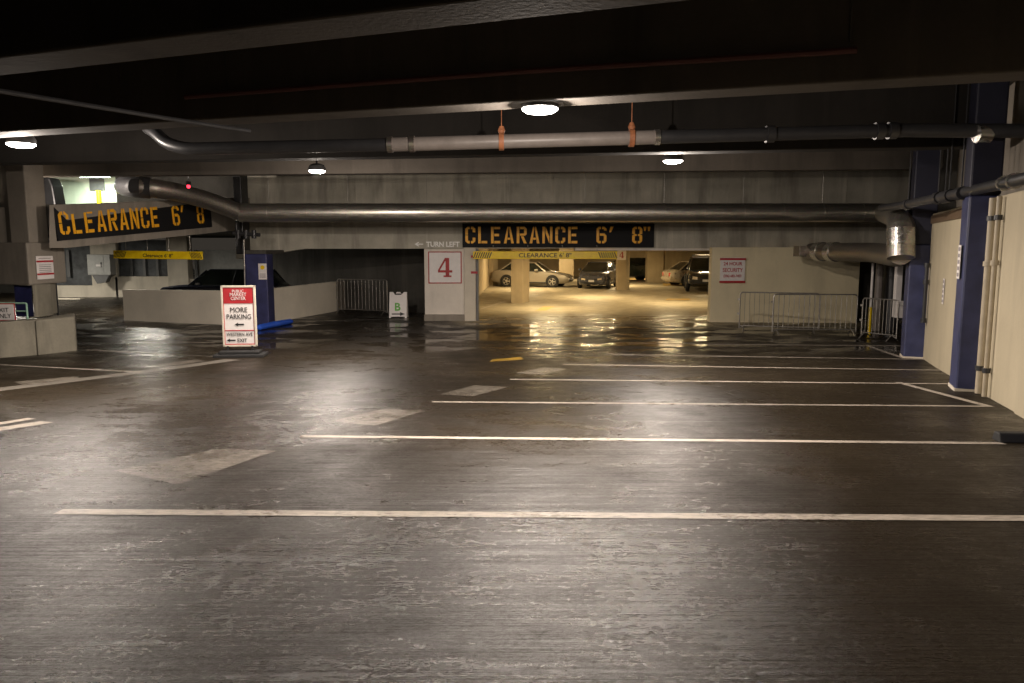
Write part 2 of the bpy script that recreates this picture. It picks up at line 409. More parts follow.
patch('yellow_marking', 'yellow_floor', [(490, 362), (524, 359.5), (520, 357), (492, 359.5)])

# ---------------------------------------------------------------- ceiling and beams
ZC = 5.27; ZB = CZ + 1.9
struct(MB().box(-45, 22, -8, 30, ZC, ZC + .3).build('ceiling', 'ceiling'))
def beam(name, uL, YL, uR, YR, zb, width, mat='beam', ext=(0, 0), zt=ZC - .002):
    xl = (uL - CX) / F * YL; xr = (uR - CX) / F * YR
    a, b = Vector((xl, YL, 0)), Vector((xr, YR, 0)); d = (b - a).normalized(); a -= d * ext[0]; b += d * ext[1]
    nrm = Vector((-d.y, d.x, 0)) * width
    return struct(MB().prism([(a.x, a.y, zb), (b.x, b.y, zb), (b.x + nrm.x, b.y + nrm.y, zb), (a.x + nrm.x, a.y + nrm.y, zb)], (0, 0, zt - zb)).build(name, mat, bevel=.02))
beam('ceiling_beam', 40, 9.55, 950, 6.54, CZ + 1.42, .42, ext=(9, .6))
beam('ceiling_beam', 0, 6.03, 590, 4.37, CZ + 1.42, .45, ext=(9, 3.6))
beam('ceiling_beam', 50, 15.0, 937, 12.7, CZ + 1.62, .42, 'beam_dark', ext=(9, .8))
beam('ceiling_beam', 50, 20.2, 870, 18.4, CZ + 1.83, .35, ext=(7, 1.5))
def face2(u, v, off=.06, A_=(40, 9.55), B_=(950, 6.54)):
    A_, B_ = Vector(((A_[0] - CX) / F * A_[1], A_[1])), Vector(((B_[0] - CX) / F * B_[1], B_[1])); k_ = P(u, v, 1.0).x
    s_ = (k_ * A_.y - A_.x) / ((B_.x - A_.x) - k_ * (B_.y - A_.y)); return A_.y + s_ * (B_.y - A_.y) - off
for u in (95, 225, 467, 850):
    q = P(u, 50, face2(u, 50, .012)); struct(MB().box(q.x - .006, q.x + .006, q.y, q.y + .02, CZ + 1.75, ZC).build('beam_trim', 'dark'))

# ---------------------------------------------------------------- header over the entrance with the wall round it
YH = 26.5
hp = [P(236, 259, YH), P(304, 248.8, YH), P(712, 248.2, YH), P(905, 247.5, YH)]
top = [Vector((hp[-1].x, YH, ZC)), Vector((P(236, 200, YH).x, YH, ZC))]
struct(MB().prism(hp + top, (0, .7, 0)).build('wall_header_beam', 'header'))
# far slab of the garage beyond
struct(MB().box(P(236, 250, YH).x, 40, YH + .7, 84, 2.78, 3.0).build('slab_far', 'warmwall'))
def wall(name, mat, a, b, z0, z1, t=.25, both=1):
    a, b = Vector((a[0], a[1], z0)), Vector((b[0], b[1], z0)); d = (b - a).normalized(); nrm = Vector((-d.y, d.x, 0)) * t * both
    return struct(MB().prism([a, b, b + nrm, a + nrm], (0, 0, z1 - z0)).build(name, mat, bevel=.008))
# cream wall right of the entrance
wa, wb = ground(712, 323), ground(858, 331)
wbk = wall('wall_back_right', 'cream', (wa.x, YH - .45), (P(858, 300, YH - .75).x, YH - .75), -.05, 2.56, .45)
xr0 = P(858, 300, YH - .7).x
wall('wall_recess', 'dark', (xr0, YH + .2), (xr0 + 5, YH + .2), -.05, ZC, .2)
wall('wall_recess_side', 'pier', (xr0 - .02, YH - .3), (xr0 - .02, YH + .3), -.05, 2.56, .1)
# pier carrying the red four
pl, pr, ps = P(425, 310, YH + .12), P(464.5, 317, YH), P(478.5, 317, YH)
struct(MB().box(pl.x, pr.x, YH + .12, YH + .5, -.05, CZ + .05).build('wall_panel_white', 'white_wall'))
struct(MB().box(pl.x - .02, pr.x + .02, YH - .02, YH + .12, -.05, .22).build('wall_kerb', 'pier', bevel=.02))
struct(MB().box(pr.x, P(476, 300, YH).x, YH - .02, YH + .75, -.05, CZ).build('entrance_column', 'pale', bevel=.02))
struct(MB().box(P(476, 300, YH).x, ps.x, YH + .05, YH + .75, -.05, CZ).build('column_edge_trim', 'dullsteel', bevel=.01))
# dark wall left of the pier
da, db = P(240, 300, 34.0), P(427, 311, 29.4)
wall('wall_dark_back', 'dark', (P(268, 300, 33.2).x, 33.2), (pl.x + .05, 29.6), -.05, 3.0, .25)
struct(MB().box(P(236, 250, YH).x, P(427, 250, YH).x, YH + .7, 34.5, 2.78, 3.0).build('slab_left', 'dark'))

# ---------------------------------------------------------------- right hand wall
W1, W2 = ground(993, 400), ground(922, 358)
wd = Vector((W2.x - W1.x, W2.y - W1.y, 0)).normalized(); wn = Vector((wd.y, -wd.x, 0))   # wn points away from the cars
def wp(s, off=0.0):                       # point along the wall, s metres beyond W1, off metres behind its face
    q = Vector((W1.x, W1.y, 0)) + wd * s + wn * off; return q
ZL = 3.30
def wslab(name, mat, s0, s1, o0, o1, z0, z1, bevel=.01):
    a, b, c, d = wp(s0, o0), wp(s1, o0), wp(s1, o1), wp(s0, o1)
    return MB().prism([(q.x, q.y, z0) for q in (a, b, c, d)], (0, 0, z1 - z0)).build(name, mat, bevel=bevel)
struct(wslab('wall_right', 'creamside', -1.3, 7.4, 0, .5, -.1, ZL))
struct(wslab('wall_right_near', 'creamside', -12, -3.6, .12, .6, -.1, ZL))
struct(wslab('wall_right_panel', 'creamside', -3.6, -1.3, -.03, .5, -.1, ZL))
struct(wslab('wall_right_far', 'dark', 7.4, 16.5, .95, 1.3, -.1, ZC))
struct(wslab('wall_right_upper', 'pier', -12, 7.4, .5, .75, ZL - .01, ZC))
struct(wslab('trim_1', 'brown', .6, 7.3, -.03, .02, ZL - .22, ZL - .04))
def blue_column(s, o0, o1, length, mat, lab=None, ztop=ZC - .01, name='blue_column'):
    return struct(wslab(name, mat, s, s + length, o0, o1, -.1 if s > 0 else -.1, ztop, .03))
c2 = ground(955, 391); s2 = (Vector((c2.x, c2.y, 0)) - wp(0)).dot(wd); c1 = ground(903, 358); s1 = (Vector((c1.x, c1.y, 0)) - wp(0)).dot(wd)
o2 = (Vector((c2.x, c2.y, 0)) - wp(0)).dot(wn); o1 = (Vector((c1.x, c1.y, 0)) - wp(0)).dot(wn)
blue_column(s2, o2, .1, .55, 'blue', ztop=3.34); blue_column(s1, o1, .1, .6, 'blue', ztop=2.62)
for s_, o_, z_, l_ in ((s2, o2, 3.34, .55), (s1, o1, 2.62, .6)): struct(wslab('column_upper', 'shadedcolumn', s_, s_ + l_, o_, .1, z_, ZC - .01, .03))  # upper shafts nearly black: the shadow up there is painted into their colour
print('S1,O1', s1, o1, 'S2,O2', s2, o2, 'W1', W1, 'W2', W2)
c3 = ground(1021, 443); s3 = (Vector((c3.x, c3.y, 0)) - wp(0)).dot(wd)
blue_column(s3 - .62, -.42, .1, .6, 'blue')
for s_, o_ in ((s2, o2), (s1, o1)):      # pale scuffed foot band
    struct(wslab('column_foot_trim', 'pale', s_ - .012, s_ + .56, o_ - .012, .05, G(0, wp(s_).y) - .02, G(0, wp(s_).y) + .035, .0))

# ---------------------------------------------------------------- left side: pillar, ramp beam, rooms behind
YP = 18.6
def bx(name, mat, u0, u1, v0, v1, Y, depth, bevel=.02, kind=True, z0=None, z1=None):
    a, b = P(u0, v1, Y), P(u1, v0, Y)
    o = MB().box(a.x, b.x, Y, Y + depth, a.z if z0 is None else z0, b.z if z1 is None else z1).build(name, mat, bevel=bevel)
    return struct(o) if kind else o
def plan_block(name, mat, pts, z0, z1, bevel=.03):
    return struct(MB().prism([(p[0], p[1], z0) for p in pts], (0, 0, z1 - z0)).build(name, mat, bevel=bevel))
def pu(u, Y, v=300): q = P(u, v, Y); return (q.x, Y)
zc0, zc1 = P(28, 285.5, YP - .1).z, P(28, 242.5, YP - .1).z
plan_block('pillar_shaft', 'pier', [pu(9, YP + .25, 210), pu(27, YP + .15, 210), pu(46.5, YP + .95, 210), (pu(27, YP + 1)[0] - .8, YP + 1.3)], zc1 - .02, ZC)
plan_block('wall_spandrel_left', 'pier', [(-30, YP + .6), pu(9, YP + .6, 210), pu(9, YP + 1.0, 210), (-30, YP + 1.0)], zc1 - .02, P(0, 207, YP + .6).z)
plan_block('pillar_corbel', 'pier', [(-30, YP + .5), pu(-8, YP + .3, 265), pu(28, YP - .1, 265), pu(66, YP + 1.5, 265), (-30, YP + 1.9)], zc0, zc1, .04)
K0, K1, K2 = ground(-40, 361), ground(36.5, 355), ground(77, 350.5)
zk = P(36, 320, K1.y).z
plan_block('wall_parapet_left', 'mossy', [(K0.x, K0.y), (K1.x, K1.y), (K1.x - .05, K1.y + .6), (K0.x, K0.y + .6)], -.1, zk, .02)
plan_block('pillar_plinth', 'mossy', [(K1.x + .03, K1.y - .01), (K2.x, K2.y), pu(74, K2.y + 1.1), (K1.x - .2, K1.y + .9)], -.1, zk, .05)
plan_block('pillar_pier', 'mossy', [pu(33, YP + .05), pu(52, YP + .8), (pu(52, YP + .8)[0] - .5, YP + 1.4), (pu(33, YP + .05)[0] - .1, YP + 1.2)], zk - .02, zc0 + .02)
plan_block('blue_column', 'darkblue', [pu(15, YP + .3), pu(32.5, YP + .2), pu(32.5, YP + .9), pu(15, YP + .9)], zk - .02, zc0 + .02)
# ramp beam that carries the left clearance board
Pa, Pb, Pc, Pd = P(49, 248, 19.0), P(243, 228.3, 26.2), P(243, 197, 26.2), P(49, 204.5, 19.0)
struct(MB().prism([Pa, Pb, Pc, Pd], Vector((.35, .9, 0)).normalized() * .5).build('ramp_beam', 'pier', bevel=.015))
bd = (Pb - Pa); bdh = Vector((bd.x, bd.y, 0)).normalized()
# slab of the upper level behind the ramp beam
q0 = Vector((-45, 19.6, 0)); 
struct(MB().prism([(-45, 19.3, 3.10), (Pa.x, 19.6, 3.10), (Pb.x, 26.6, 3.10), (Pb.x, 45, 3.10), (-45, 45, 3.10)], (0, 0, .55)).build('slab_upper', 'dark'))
# upper room: back wall, side wall
YU = 29.0
bx('wall_upper_back', 'greenwall', -40, 130, 160, 210, YU, .2, z0=3.4, z1=ZC)
bx('wall_upper_right', 'dark', 117, 300, 160, 210, YU - 1.2, .2, z0=3.4, z1=ZC)
# lower level: back wall with openings
YB = 37.6
GB = G(0, YB)
def lowbox(name, mat, u0, u1, v0, v1, Y=YB, d=.3, **k): return bx(name, mat, u0, u1, v0, v1, Y, d, **k)
lowbox('wall_lower_back', 'pale', 57, 93, 285.5, 300, z0=-.1)
lowbox('wall_lower_back', 'pale', 93.2, 116, 252, 300, z0=-.1, z1=3.12, d=.7)
lowbox('wall_lower_back', 'pale', 116.2, 168.8, 276.5, 300, z0=-.1)
lowbox('wall_lower_back', 'pale', 169, 187, 252, 300, z0=-.1, z1=3.12, Y=YB - .2, d=.6)
lowbox('wall_lower_back', 'pale', 187.2, 330, 279, 300, z0=-.1)
lowbox('window_1', 'curtain', 50, 92.8, 240, 285, Y=YB + .35, d=.05, bevel=0)
lowbox('window_2', 'curtain', 116.5, 168.5, 240, 276, Y=YB + .25, d=.05, bevel=0)
lowbox('window_3', 'greybox', 195, 262, 250, 279, Y=YB + .45, d=.05, bevel=0)
for u in (68, 118, 131, 144, 157, 196): lowbox('window_frame', 'dullsteel', u - .5, u + .5, 250, 277, Y=YB + .15, d=.08, bevel=0)
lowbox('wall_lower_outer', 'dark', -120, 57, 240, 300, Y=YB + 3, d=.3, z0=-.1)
bx('kerb', 'pale', 40, 80, 298.5, 301.5, 36.2, .4, z0=-.1, bevel=.03)
# low wall in front of the parked car
La, Lb, Lc = ground(124, 320.5), ground(250, 326), ground(337, 311)
def lowwall(a, b, vt0, vt1, mat='light'):
    zt0, zt1 = P(0, vt0, a.y).z, P(0, vt1, b.y).z
    d = Vector((b.x - a.x, b.y - a.y, 0)).normalized(); nrm = Vector((-d.y, d.x, 0)) * .2
    return struct(MB().prism([(a.x, a.y, -.05), (b.x, b.y, -.05), (b.x, b.y, zt1), (a.x, a.y, zt0)], nrm).build('wall_low_parapet', mat, bevel=.02))
lowwall(La, Vector((ground(250, 326).x, Lb.y, 0)), 289.5, 291)
lowwall(Vector((ground(252, 326).x, Lb.y - .02, 0)), Lc, 291, 281.5)
wall('wall_low_end', 'pier', (Lc.x, Lc.y), (Lc.x + .6, Lc.y + 3.0), -.05, P(0, 281.5, Lc.y).z, .2)
cb = ground(246, 326)
struct(MB().box(P(246, 300, 24.6).x, P(268.3, 300, 24.6).x, 24.6, 25.25, -.05, P(0, 254, 24.6).z).build('blue_column', 'darkblue', bevel=.03))
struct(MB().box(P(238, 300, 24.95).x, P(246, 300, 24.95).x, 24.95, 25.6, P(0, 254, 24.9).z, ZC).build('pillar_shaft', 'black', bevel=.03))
struct(MB().box(P(246, 300, 24.6).x, P(268.3, 300, 24.6).x, 24.6, YH, P(0, 254, 24.6).z, P(0, 254, 24.6).z + .12).build('column_cap_slab', 'dark', bevel=.01))
t = thing('valve_pipe', 'short black pipe with valves sticking out under the left end of the duct', 'pipe')
MB().tube([P(233, 233, 24.3), P(260, 235, 24.3)], .06, 12).build('tube', 'blackpipe', t, smooth=True)
for u_ in (238, 246, 254): MB().tube([P(u_, 230, 24.3), P(u_, 238.5, 24.3)], .075, 12).build('valve', 'blackpipe', t, smooth=True)
MB().tube([P(236, 215, 24.3), P(237, 246, 24.3)], .035, 10).build('riser', 'blackpipe', t, smooth=True)

# ---------------------------------------------------------------- beyond the entrance
def col_far(u0, us, u1, vb, name='garage_column', mat='warmwall', d=.55, Y=None):
    Y = Y or ground(.5 * (u0 + us), vb).y
    x0, x1 = P(u0, vb, Y).x, P(us, vb, Y).x; xb = P(u1, vb, Y + d).x
    return struct(MB().prism([(x0, Y, -.05), (x1, Y, -.05), (max(xb, x1 + .01), Y + d, -.05), (x0 + .02, Y + d, -.05)], (0, 0, 2.83)).build(name, mat, bevel=.02)), Y
cA, YA = col_far(511, 522.5, 529.5, 303, d=.9)
cB, YBc = col_far(617, 626, 629.3, 290, d=.8)
cC, YCc = col_far(647, 663, 664.5, 282.5, d=.9)
cD, YD = col_far(489, 493, 498, 286, d=.6)
cE, YE = col_far(559, 573.5, 574, 279, d=.6)
wall('wall_far_left', 'warmwall', (P(478, 300, 31).x - .6, 29), (P(489, 286, YD).x, YD), -.05, 2.8, .2)
struct(MB().box(-12, 34, 62, 62.3, -.05, 2.9).build('wall_far_back', 'warmwall'))
struct(MB().box(24, 24.2, YH + .8, 62, -.05, 2.9).build('wall_far_right', 'warmwall'))
struct(MB().box(-7, -6.8, 36, 62, -.05, 2.9).build('wall_far_side', 'warmwall'))
for (u0, u1, v, t) in ((560, 668, 252.5, .35), (480, 700, 250, .3)):
    Y = 40 if u0 == 560 else 50
    struct(MB().box(P(u0, v, Y).x - 3, P(u1, v, Y).x + 3, Y, Y + .5, 2.6, 2.8).build('garage_beam', 'warmwall', bevel=.02))
xh = P(529.5, 280, YA + .9).x
hz_ = MB().box(P(522.5, 280, YA).x + .012, P(522.5, 280, YA).x + .03, YA + .55, YA + .88, .35, 2.0).build('column_edge_trim', 'hazard'); struct(hz_)
for v_ in (256.5, 272.5):
    struct(MB().box(P(471, v_, YH).x, P(477.5, v_, YH).x, YH - .03, YH + .1, P(0, v_ + 1.2, YH).z, P(0, v_ - 1.2, YH).z).build('red_band_trim', 'red'))
# floor paint inside
patch('yellow_marking', 'yellow_floor', [(535, 311), (546, 310.5), (555, 306.5), (543, 306.5)])
patch('yellow_marking', 'yellow_floor', [(630, 280.5), (645, 280.5), (644, 278), (630, 278)], .02)
patch('yellow_marking', 'yellow_floor', [(663, 286), (689, 286), (689, 283.5), (663, 283.5)], .02)
patch('yellow_marking', 'yellow_floor', [(665, 300.5), (690, 300.5), (690, 299), (668, 299)], .02)
a, b = ground(481, 309), ground(506, 301); strip('parking_line', 'white_paint', a, b, .12)

# ---------------------------------------------------------------- signs
def facing(name, label, cat, c, yaw=0.0, group=None): return thing(name, label, cat, c, yaw, group)
WORDS = []; xx = 0.0
for ch in 'CLEARANCE': WORDS.append((ch, xx)); xx += .72
def clearance_board(c, width, height, yaw, label, slope=0.0):
    t = facing('clearance_sign', label, 'sign', c, yaw); t.rotation_euler = (0, -slope, yaw)
    MB().box(-width / 2, width / 2, -.02, .03, -height / 2, height / 2).build('sign_board', 'signblack', t, bevel=.004)
    lt = list(WORDS) + [('6', 7.35), ("'", 8.02), ('8', 9.35), ('"', 9.98)]
    adv = (width * .97) / 10.42; h = height * .70
    stencil(t, lt, 'amber', -width * .485, -h / 2 + height * .02, h, adv)
    return t
a, b = P(462.5, 235, YH - .05), P(654, 235, YH - .05)
clearance_board(((a.x + b.x) / 2, YH - .06, (P(0, 223.5, YH).z + P(0, 247.5, YH).z) / 2), b.x - a.x, P(0, 223.5, YH).z - P(0, 247.3, YH).z, 0,
                'long black board reading CLEARANCE in orange stencil letters above the lit garage entrance')
# left board on the ramp beam
def onbeam(u, v):
    """point of the ramp beam's front face seen at pixel (u, v)"""
    lo, hi = 17.0, 28.0
    for _ in range(50):
        m = .5 * (lo + hi); p = P(u, v, m)
        xb = Pa.x + (m - Pa.y) / (Pb.y - Pa.y) * (Pb.x - Pa.x)
        if p.x < xb: hi = m if False else hi; 
        # the face runs away to the right
        f = (p.x - Pa.x) * (Pb.y - Pa.y) - (m - Pa.y) * (Pb.x - Pa.x)
        f0 = (P(u, v, 17).x - Pa.x) * (Pb.y - Pa.y) - (17 - Pa.y) * (Pb.x - Pa.x)
        if f * f0 > 0: lo = m
        else: hi = m
    return P(u, v, lo)
l0, l1, r0, r1 = onbeam(53.5, 208), onbeam(53.5, 240.5), onbeam(209, 200.5), onbeam(209, 227.3)
cc = (l0 + l1 + r0 + r1) / 4; dirx = ((r0 + r1) / 2 - (l0 + l1) / 2); yaw = math.atan2(dirx.y, dirx.x)
sl = math.atan2(dirx.z, math.hypot(dirx.x, dirx.y)); nb = Vector((math.sin(yaw), -math.cos(yaw), 0))
clearance_board(cc + nb * .06, dirx.length, ((l0 - l1).length + (r0 - r1).length) / 2, yaw,
                'long black board reading CLEARANCE in orange stencil letters on the sloping beam above the ramp', sl)

def hanging_bar(u0, u1, v0, v1, Y, label, zt, tilt=0.0, caps=True, vz=None):
    a, b = P(u0, v0, Y), P(u1, v1, Y); wd_ = b.x - a.x; h = a.z - P(u0, v1, Y).z
    t = thing('clearance_bar', label, 'clearance bar', ((a.x + b.x) / 2, Y, a.z - h / 2)); t.rotation_euler = (0, tilt, 0)
    MB().box(-wd_ / 2, wd_ / 2, -.03, .03, -h / 2, h / 2).build('bar', 'yellow', t, bevel=.01)
    text('lettering', 'CLEARANCE 6\' 8"' if caps else 'Clearance 6\' 8"', 'ink', t, 0, -h * .28, h * (.78 if caps else .62), y=-.034, sx=1.15 if caps else 1.0, bold=.002)
    for sgn in (-1, 1):
        hz = MB()
        for k in range(8):
            pt_ = wd_ * .0155; x = sgn * (wd_ / 2 - .06 - k * pt_); s = .04 * sgn * -1
            hz.prism([(x - pt_ * .24 - s, -.036, -h * .38), (x + pt_ * .24 - s, -.036, -h * .38), (x + pt_ * .24 + s, -.036, h * .38), (x - pt_ * .24 + s, -.036, h * .38)], (0, .004, 0))
        hz.build('hazard_stripes', 'ink', t)
    for fx in (-.36, -.12, .12, .36):
        MB().tube([(fx * wd_, 0, h / 2), (fx * wd_, 0, h / 2 + zt)] + ([(fx * wd_, .205, h / 2 + zt)] if caps else []), .008, 6).build('chain', 'steel', t)
    return t
hanging_bar(473, 617, 251.3, 259, YH - .3, 'yellow clearance bar hung on chains across the lit garage entrance, capital letters', .20)
hanging_bar(113.5, 203, 251, 259, 24.0, 'yellow clearance bar hung below the sloping beam over the left ramp', .70, tilt=math.radians(.8), caps=False)

struct(MB().box(P(575, 250, YH).x, P(711.5, 250, YH).x, YH + .02, YH + .6, P(0, 250.6, YH).z, P(0, 248.3, YH).z).build('trim_2', 'white_wall', bevel=.01))
# turn left sign lettering painted on the header
t = thing('turn_left_marking', 'white painted arrow and words TURN LEFT on the concrete header above the red 4', 'lettering', (P(440, 244, YH - .004).x, YH - .012, P(440, 247.5, YH).z))
text('lettering', 'TURN LEFT', 'whiteink', t, .10, .03, .24, y=0, sx=.95, bold=.008)
mb = MB(); mb.box(-.80, -.58, -.002, 0, .10, .13); mb.prism([(-.88, -.002, .115), (-.75, -.002, .195), (-.72, -.002, .175), (-.80, -.002, .115), (-.72, -.002, .055), (-.75, -.002, .035)], (0, .002, 0))
mb.build('arrow', 'whiteink', t)

# red four
x0, x1 = P(428, 250, YH + .1).x, P(461.5, 250, YH + .1).x; z0, z1 = P(0, 283.5, YH + .1).z, P(0, 251.5, YH + .1).z
FOUR = [(.52, 1), (.78, 1), (.78, .36), (.98, .36), (.98, .24), (.78, .24), (.78, .09), (.90, .09), (.90, 0), (.40, 0), (.40, .09), (.54, .09), (.54, .24), (.04, .24), (.04, .36)]
def four(name, label, x0, x1, z0, z1, Y, frame=True):
    t = thing(name, label, 'painted number', ((x0 + x1) / 2, Y, (z0 + z1) / 2)); w_, h_ = x1 - x0, z1 - z0
    MB().box(-w_ / 2, w_ / 2, -.008, .0, -h_ / 2, h_ / 2).build('panel', 'white', t)
    if frame:
        mb = MB(); e = .035
        for q in ((-w_ / 2, w_ / 2, h_ / 2 - e, h_ / 2), (-w_ / 2, w_ / 2, -h_ / 2, -h_ / 2 + e), (-w_ / 2, -w_ / 2 + e, -h_ / 2 + e, h_ / 2 - e), (w_ / 2 - e, w_ / 2, -h_ / 2 + e, h_ / 2 - e)):
            mb.box(q[0], q[1], -.013, -.0085, q[2], q[3])
        mb.build('border', 'redpaint', t)
    hh = h_ * .60; ww = hh * .80; mb = MB()
    pt = lambda a, b: (-ww / 2 + a * ww, -.014, -hh / 2 + b * hh)
    # upright with slab foot, bar, diagonal
    for poly in ([(.50, 1), (.78, 1), (.78, 0), (.54, 0), (.54, .80)], [(.78, .36), (.98, .36), (.98, .24), (.78, .24)], [(.40, .0), (.54, .0), (.54, .09), (.40, .09)],
                 [(.78, 0), (.92, 0), (.92, .09), (.78, .09)], [(.54, .36), (.54, .24), (.04, .24), (.04, .36)], [(.04, .36), (.17, .36), (.54, .86), (.54, 1), (.50, 1)]):
        mb.prism([pt(*q) for q in poly], (0, .005, 0))
    mb.build('numeral', 'redpaint', t)
    return t
four('level_number', 'large red 4 in a thin red square border on the white pier beside the entrance', x0, x1, z0, z1, YH + .115)
YY = YBc - .01
tt = four('level_number', 'small red 4 on the white band of the tan column beyond the yellow bar', P(617.2, 260, YY).x, P(626, 260, YY).x, P(0, 260, YY).z, P(0, 250, YY).z, YY, frame=False)

# 24 hour security
Yw = YH - .52
t = thing('security_sign', 'white and red security notice fixed on the cream wall above the crowd barriers', 'sign', (P(732, 270, Yw).x, Yw - .06, P(732, 270, Yw).z), -.0)
MB().box(-.42, .42, -.01, .02, -.42, .42).build('sign_board', 'white', t, bevel=.003)
for z in (.37, -.40): MB().box(-.44, .44, -.016, -.0105, z - .035, z + .035).build('band', 'red', t)
text('lettering', '24 HOUR', 'red', t, 0, .16, .16, y=-.014, sx=.95, bold=.003); text('lettering', 'SECURITY', 'red', t, 0, -.06, .18, y=-.014, sx=.85, bold=.003); text('lettering', '(206) 682-7453', 'red', t, 0, -.24, .12, y=-.014, sx=.82, bold=.003)
tag(t, None)

# freestanding MORE PARKING sign
g = ground(241, 356.5); Ys = g.y
t = thing('parking_sign', 'tall framed red and white MORE PARKING sign on a dark weighted base', 'sign', (g.x, Ys, G(g.x, Ys)), math.radians(5))
wS = (257.5 - 224) / F * Ys * 1.0; zb0 = P(0, 346.5, Ys).z - G(0, Ys); zt0 = P(0, 285.5, Ys).z - G(0, Ys); hS = zt0 - zb0; zc = (zb0 + zt0) / 2
MB().box(-wS / 2 + .03, wS / 2 - .03, -.02, .02, zb0 + .03, zt0 - .03).build('sign_board', 'white', t)
mb = MB(); e = .045
for q in ((-wS / 2, wS / 2, zt0 - e, zt0), (-wS / 2, wS / 2, zb0, zb0 + e), (-wS / 2, -wS / 2 + e, zb0, zt0), (wS / 2 - e, wS / 2, zb0, zt0)): mb.box(q[0], q[1], -.035, .035, q[2], q[3])
mb.build('frame', 'frame', t, bevel=.006)
wi = wS / 2 - e
MB().box(-wi, wi, -.026, -.021, zt0 - e - hS * .26, zt0 - e).build('header_panel', 'red', t)
mb = MB()
for z in (zb0 + hS * .265, zb0 + e + .012): mb.box(-wi, wi, -.026, -.021, z - .012, z + .012)
mb.box(-wi, -wi + .015, -.026, -.021, zb0 + e, zt0 - e); mb.box(wi - .015, wi, -.026, -.021, zb0 + e, zt0 - e)
mb.build('red_rules', 'red', t)
for s_, dz, sz in (('PUBLIC', .10, .095), ('MARKET', .185, .115), ('CENTER', .27, .105)):
    text('logo_lettering', s_, 'white', t, 0, zt0 - e - dz - .015, sz, y=-.03, sx=.86)
text('lettering', 'MORE', 'ink', t, 0, zb0 + hS * .565, .165, y=-.025, sx=.88); text('lettering', 'PARKING', 'ink', t, 0, zb0 + hS * .455, .16, y=-.025, sx=.84)
text('lettering', 'WESTERN AVE', 'ink', t, 0, zb0 + hS * .175, .115, y=-.025, sx=.78); text('lettering', 'EXIT', 'ink', t, .05, zb0 + hS * .075, .12, y=-.025, sx=.9, bold=.001)
def arrow(t, x, z, s, mat='ink', y=-.027, d=-1):
    MB().prism([(x + d * s, y, z), (x + d * s * .25, y, z + s * .42), (x + d * s * .25, y, z + s * .17), (x - d * s, y, z + s * .17), (x - d * s, y, z - s * .17), (x + d * s * .25, y, z - s * .17), (x + d * s * .25, y, z - s * .42)], (0, .004, 0)).build('arrow', mat, t)
arrow(t, 0, zb0 + hS * .365, .105); arrow(t, -.20, zb0 + hS * .105, .10)
for sx in (-1, 1): MB().box(sx * wS * .36 - .025, sx * wS * .36 + .025, -.05, .05, .07, zb0 + .02).build('post', 'black', t, bevel=.005)
bw = (265 - 216) / F * Ys / 2
MB().prism([(-bw, -.26, 0), (bw, -.26, 0), (bw, .26, 0), (-bw, .26, 0)], (0, 0, .075)).build('base', 'rubber', t, bevel=.015)
MB().prism([(-bw * .8, -.18, .075), (bw * .8, -.18, .075), (bw * .8, .18, .075), (-bw * .8, .18, .075)], (0, 0, .075)).build('base_hump', 'rubber', t, bevel=.02)

# A-board with the green B
g = ground(398, 318); hA = (318 - 292.3) / F * g.y; wA = 17.5 / F * g.y
t = thing('sidewalk_sign', 'small white A-frame board with a green letter and black arrow standing before the dark wall', 'sign', (g.x, g.y + .2, G(0, g.y)))
for sgn, nm in ((-1, 'front_board'), (1, 'rear_board')):
    mb = MB(); lean = .17
    def q(x, z): return (x * wA / 2, sgn * (.24 - lean * z / hA * 1.25), z)
    out = [q(-1, 0), q(-.82, 0), q(-.78, .05), q(.78, .05), q(.82, 0), q(1, 0), q(1, hA), q(.62, hA), q(.52, hA - .06), q(.30, hA - .06), q(.2, hA), q(-.2, hA), q(-.30, hA - .06), q(-.52, hA - .06), q(-.62, hA), q(-1, hA)]
    mb.prism(out, (0, .03, 0)).build(nm, 'white', t)
MB().box(-.12, .12, -.1, .1, hA - .09, hA - .05).build('handle_slot', 'black', t)
lean_m = Matrix.Translation((0, -.245, 0)) @ Matrix.Rotation(-math.atan(.17 * 1.25 / hA), 4, 'X')
text('lettering', 'B', 'green', t, -.02, hA * .30, hA * .42, y=-.006, bold=.012, mat4=lean_m)
MB().prism([tuple(lean_m @ Vector(p)) for p in ((-.22, -.006, .17), (.08, -.006, .17), (.08, -.006, .22), (.26, -.006, .15), (.08, -.006, .08), (.08, -.006, .13), (-.22, -.006, .13))], (0, -.004, 0)).build('arrow', 'ink', t)

# left railing with exit sign
Yr = K1.y + .15; zr = P(0, 320.5, Yr).z
t = thing('green_railing', 'mint green tube railing on top of the concrete parapet beside the dark blue column', 'railing', (P(25, 320, Yr).x, Yr + .1, zk))
H_ = P(0, 303.5, Yr).z - zk
MB().tube(fillet([(-1.6, 0, H_), (0, 0, H_), (0, 0, .0)], .04), .022, 8).build('rail', 'mint', t, smooth=True)
MB().tube([(-1.6, 0, H_ * .5), (0, 0, H_ * .5)], .018, 8).build('mid_rail', 'mint', t); MB().tube([(-.42, 0, 0), (-.42, 0, H_)], .018, 8).build('post', 'mint', t)
t = thing('exit_sign', 'white EXIT ONLY notice with red border fixed to the mint railing', 'sign', (P(-2, 312, Yr - .1).x, Yr + .07, P(0, 312.3, Yr).z))
MB().box(-.30, .30, -.012, .0, -.21, .21).build('sign_board', 'red', t, bevel=.003); MB().box(-.275, .275, -.018, -.0125, -.185, .185).build('sign_face', 'white', t)
text('lettering', 'EXIT', 'ink', t, .0, -.0, .15, y=-.021); text('lettering', 'ONLY', 'ink', t, .0, -.14, .15, y=-.021)
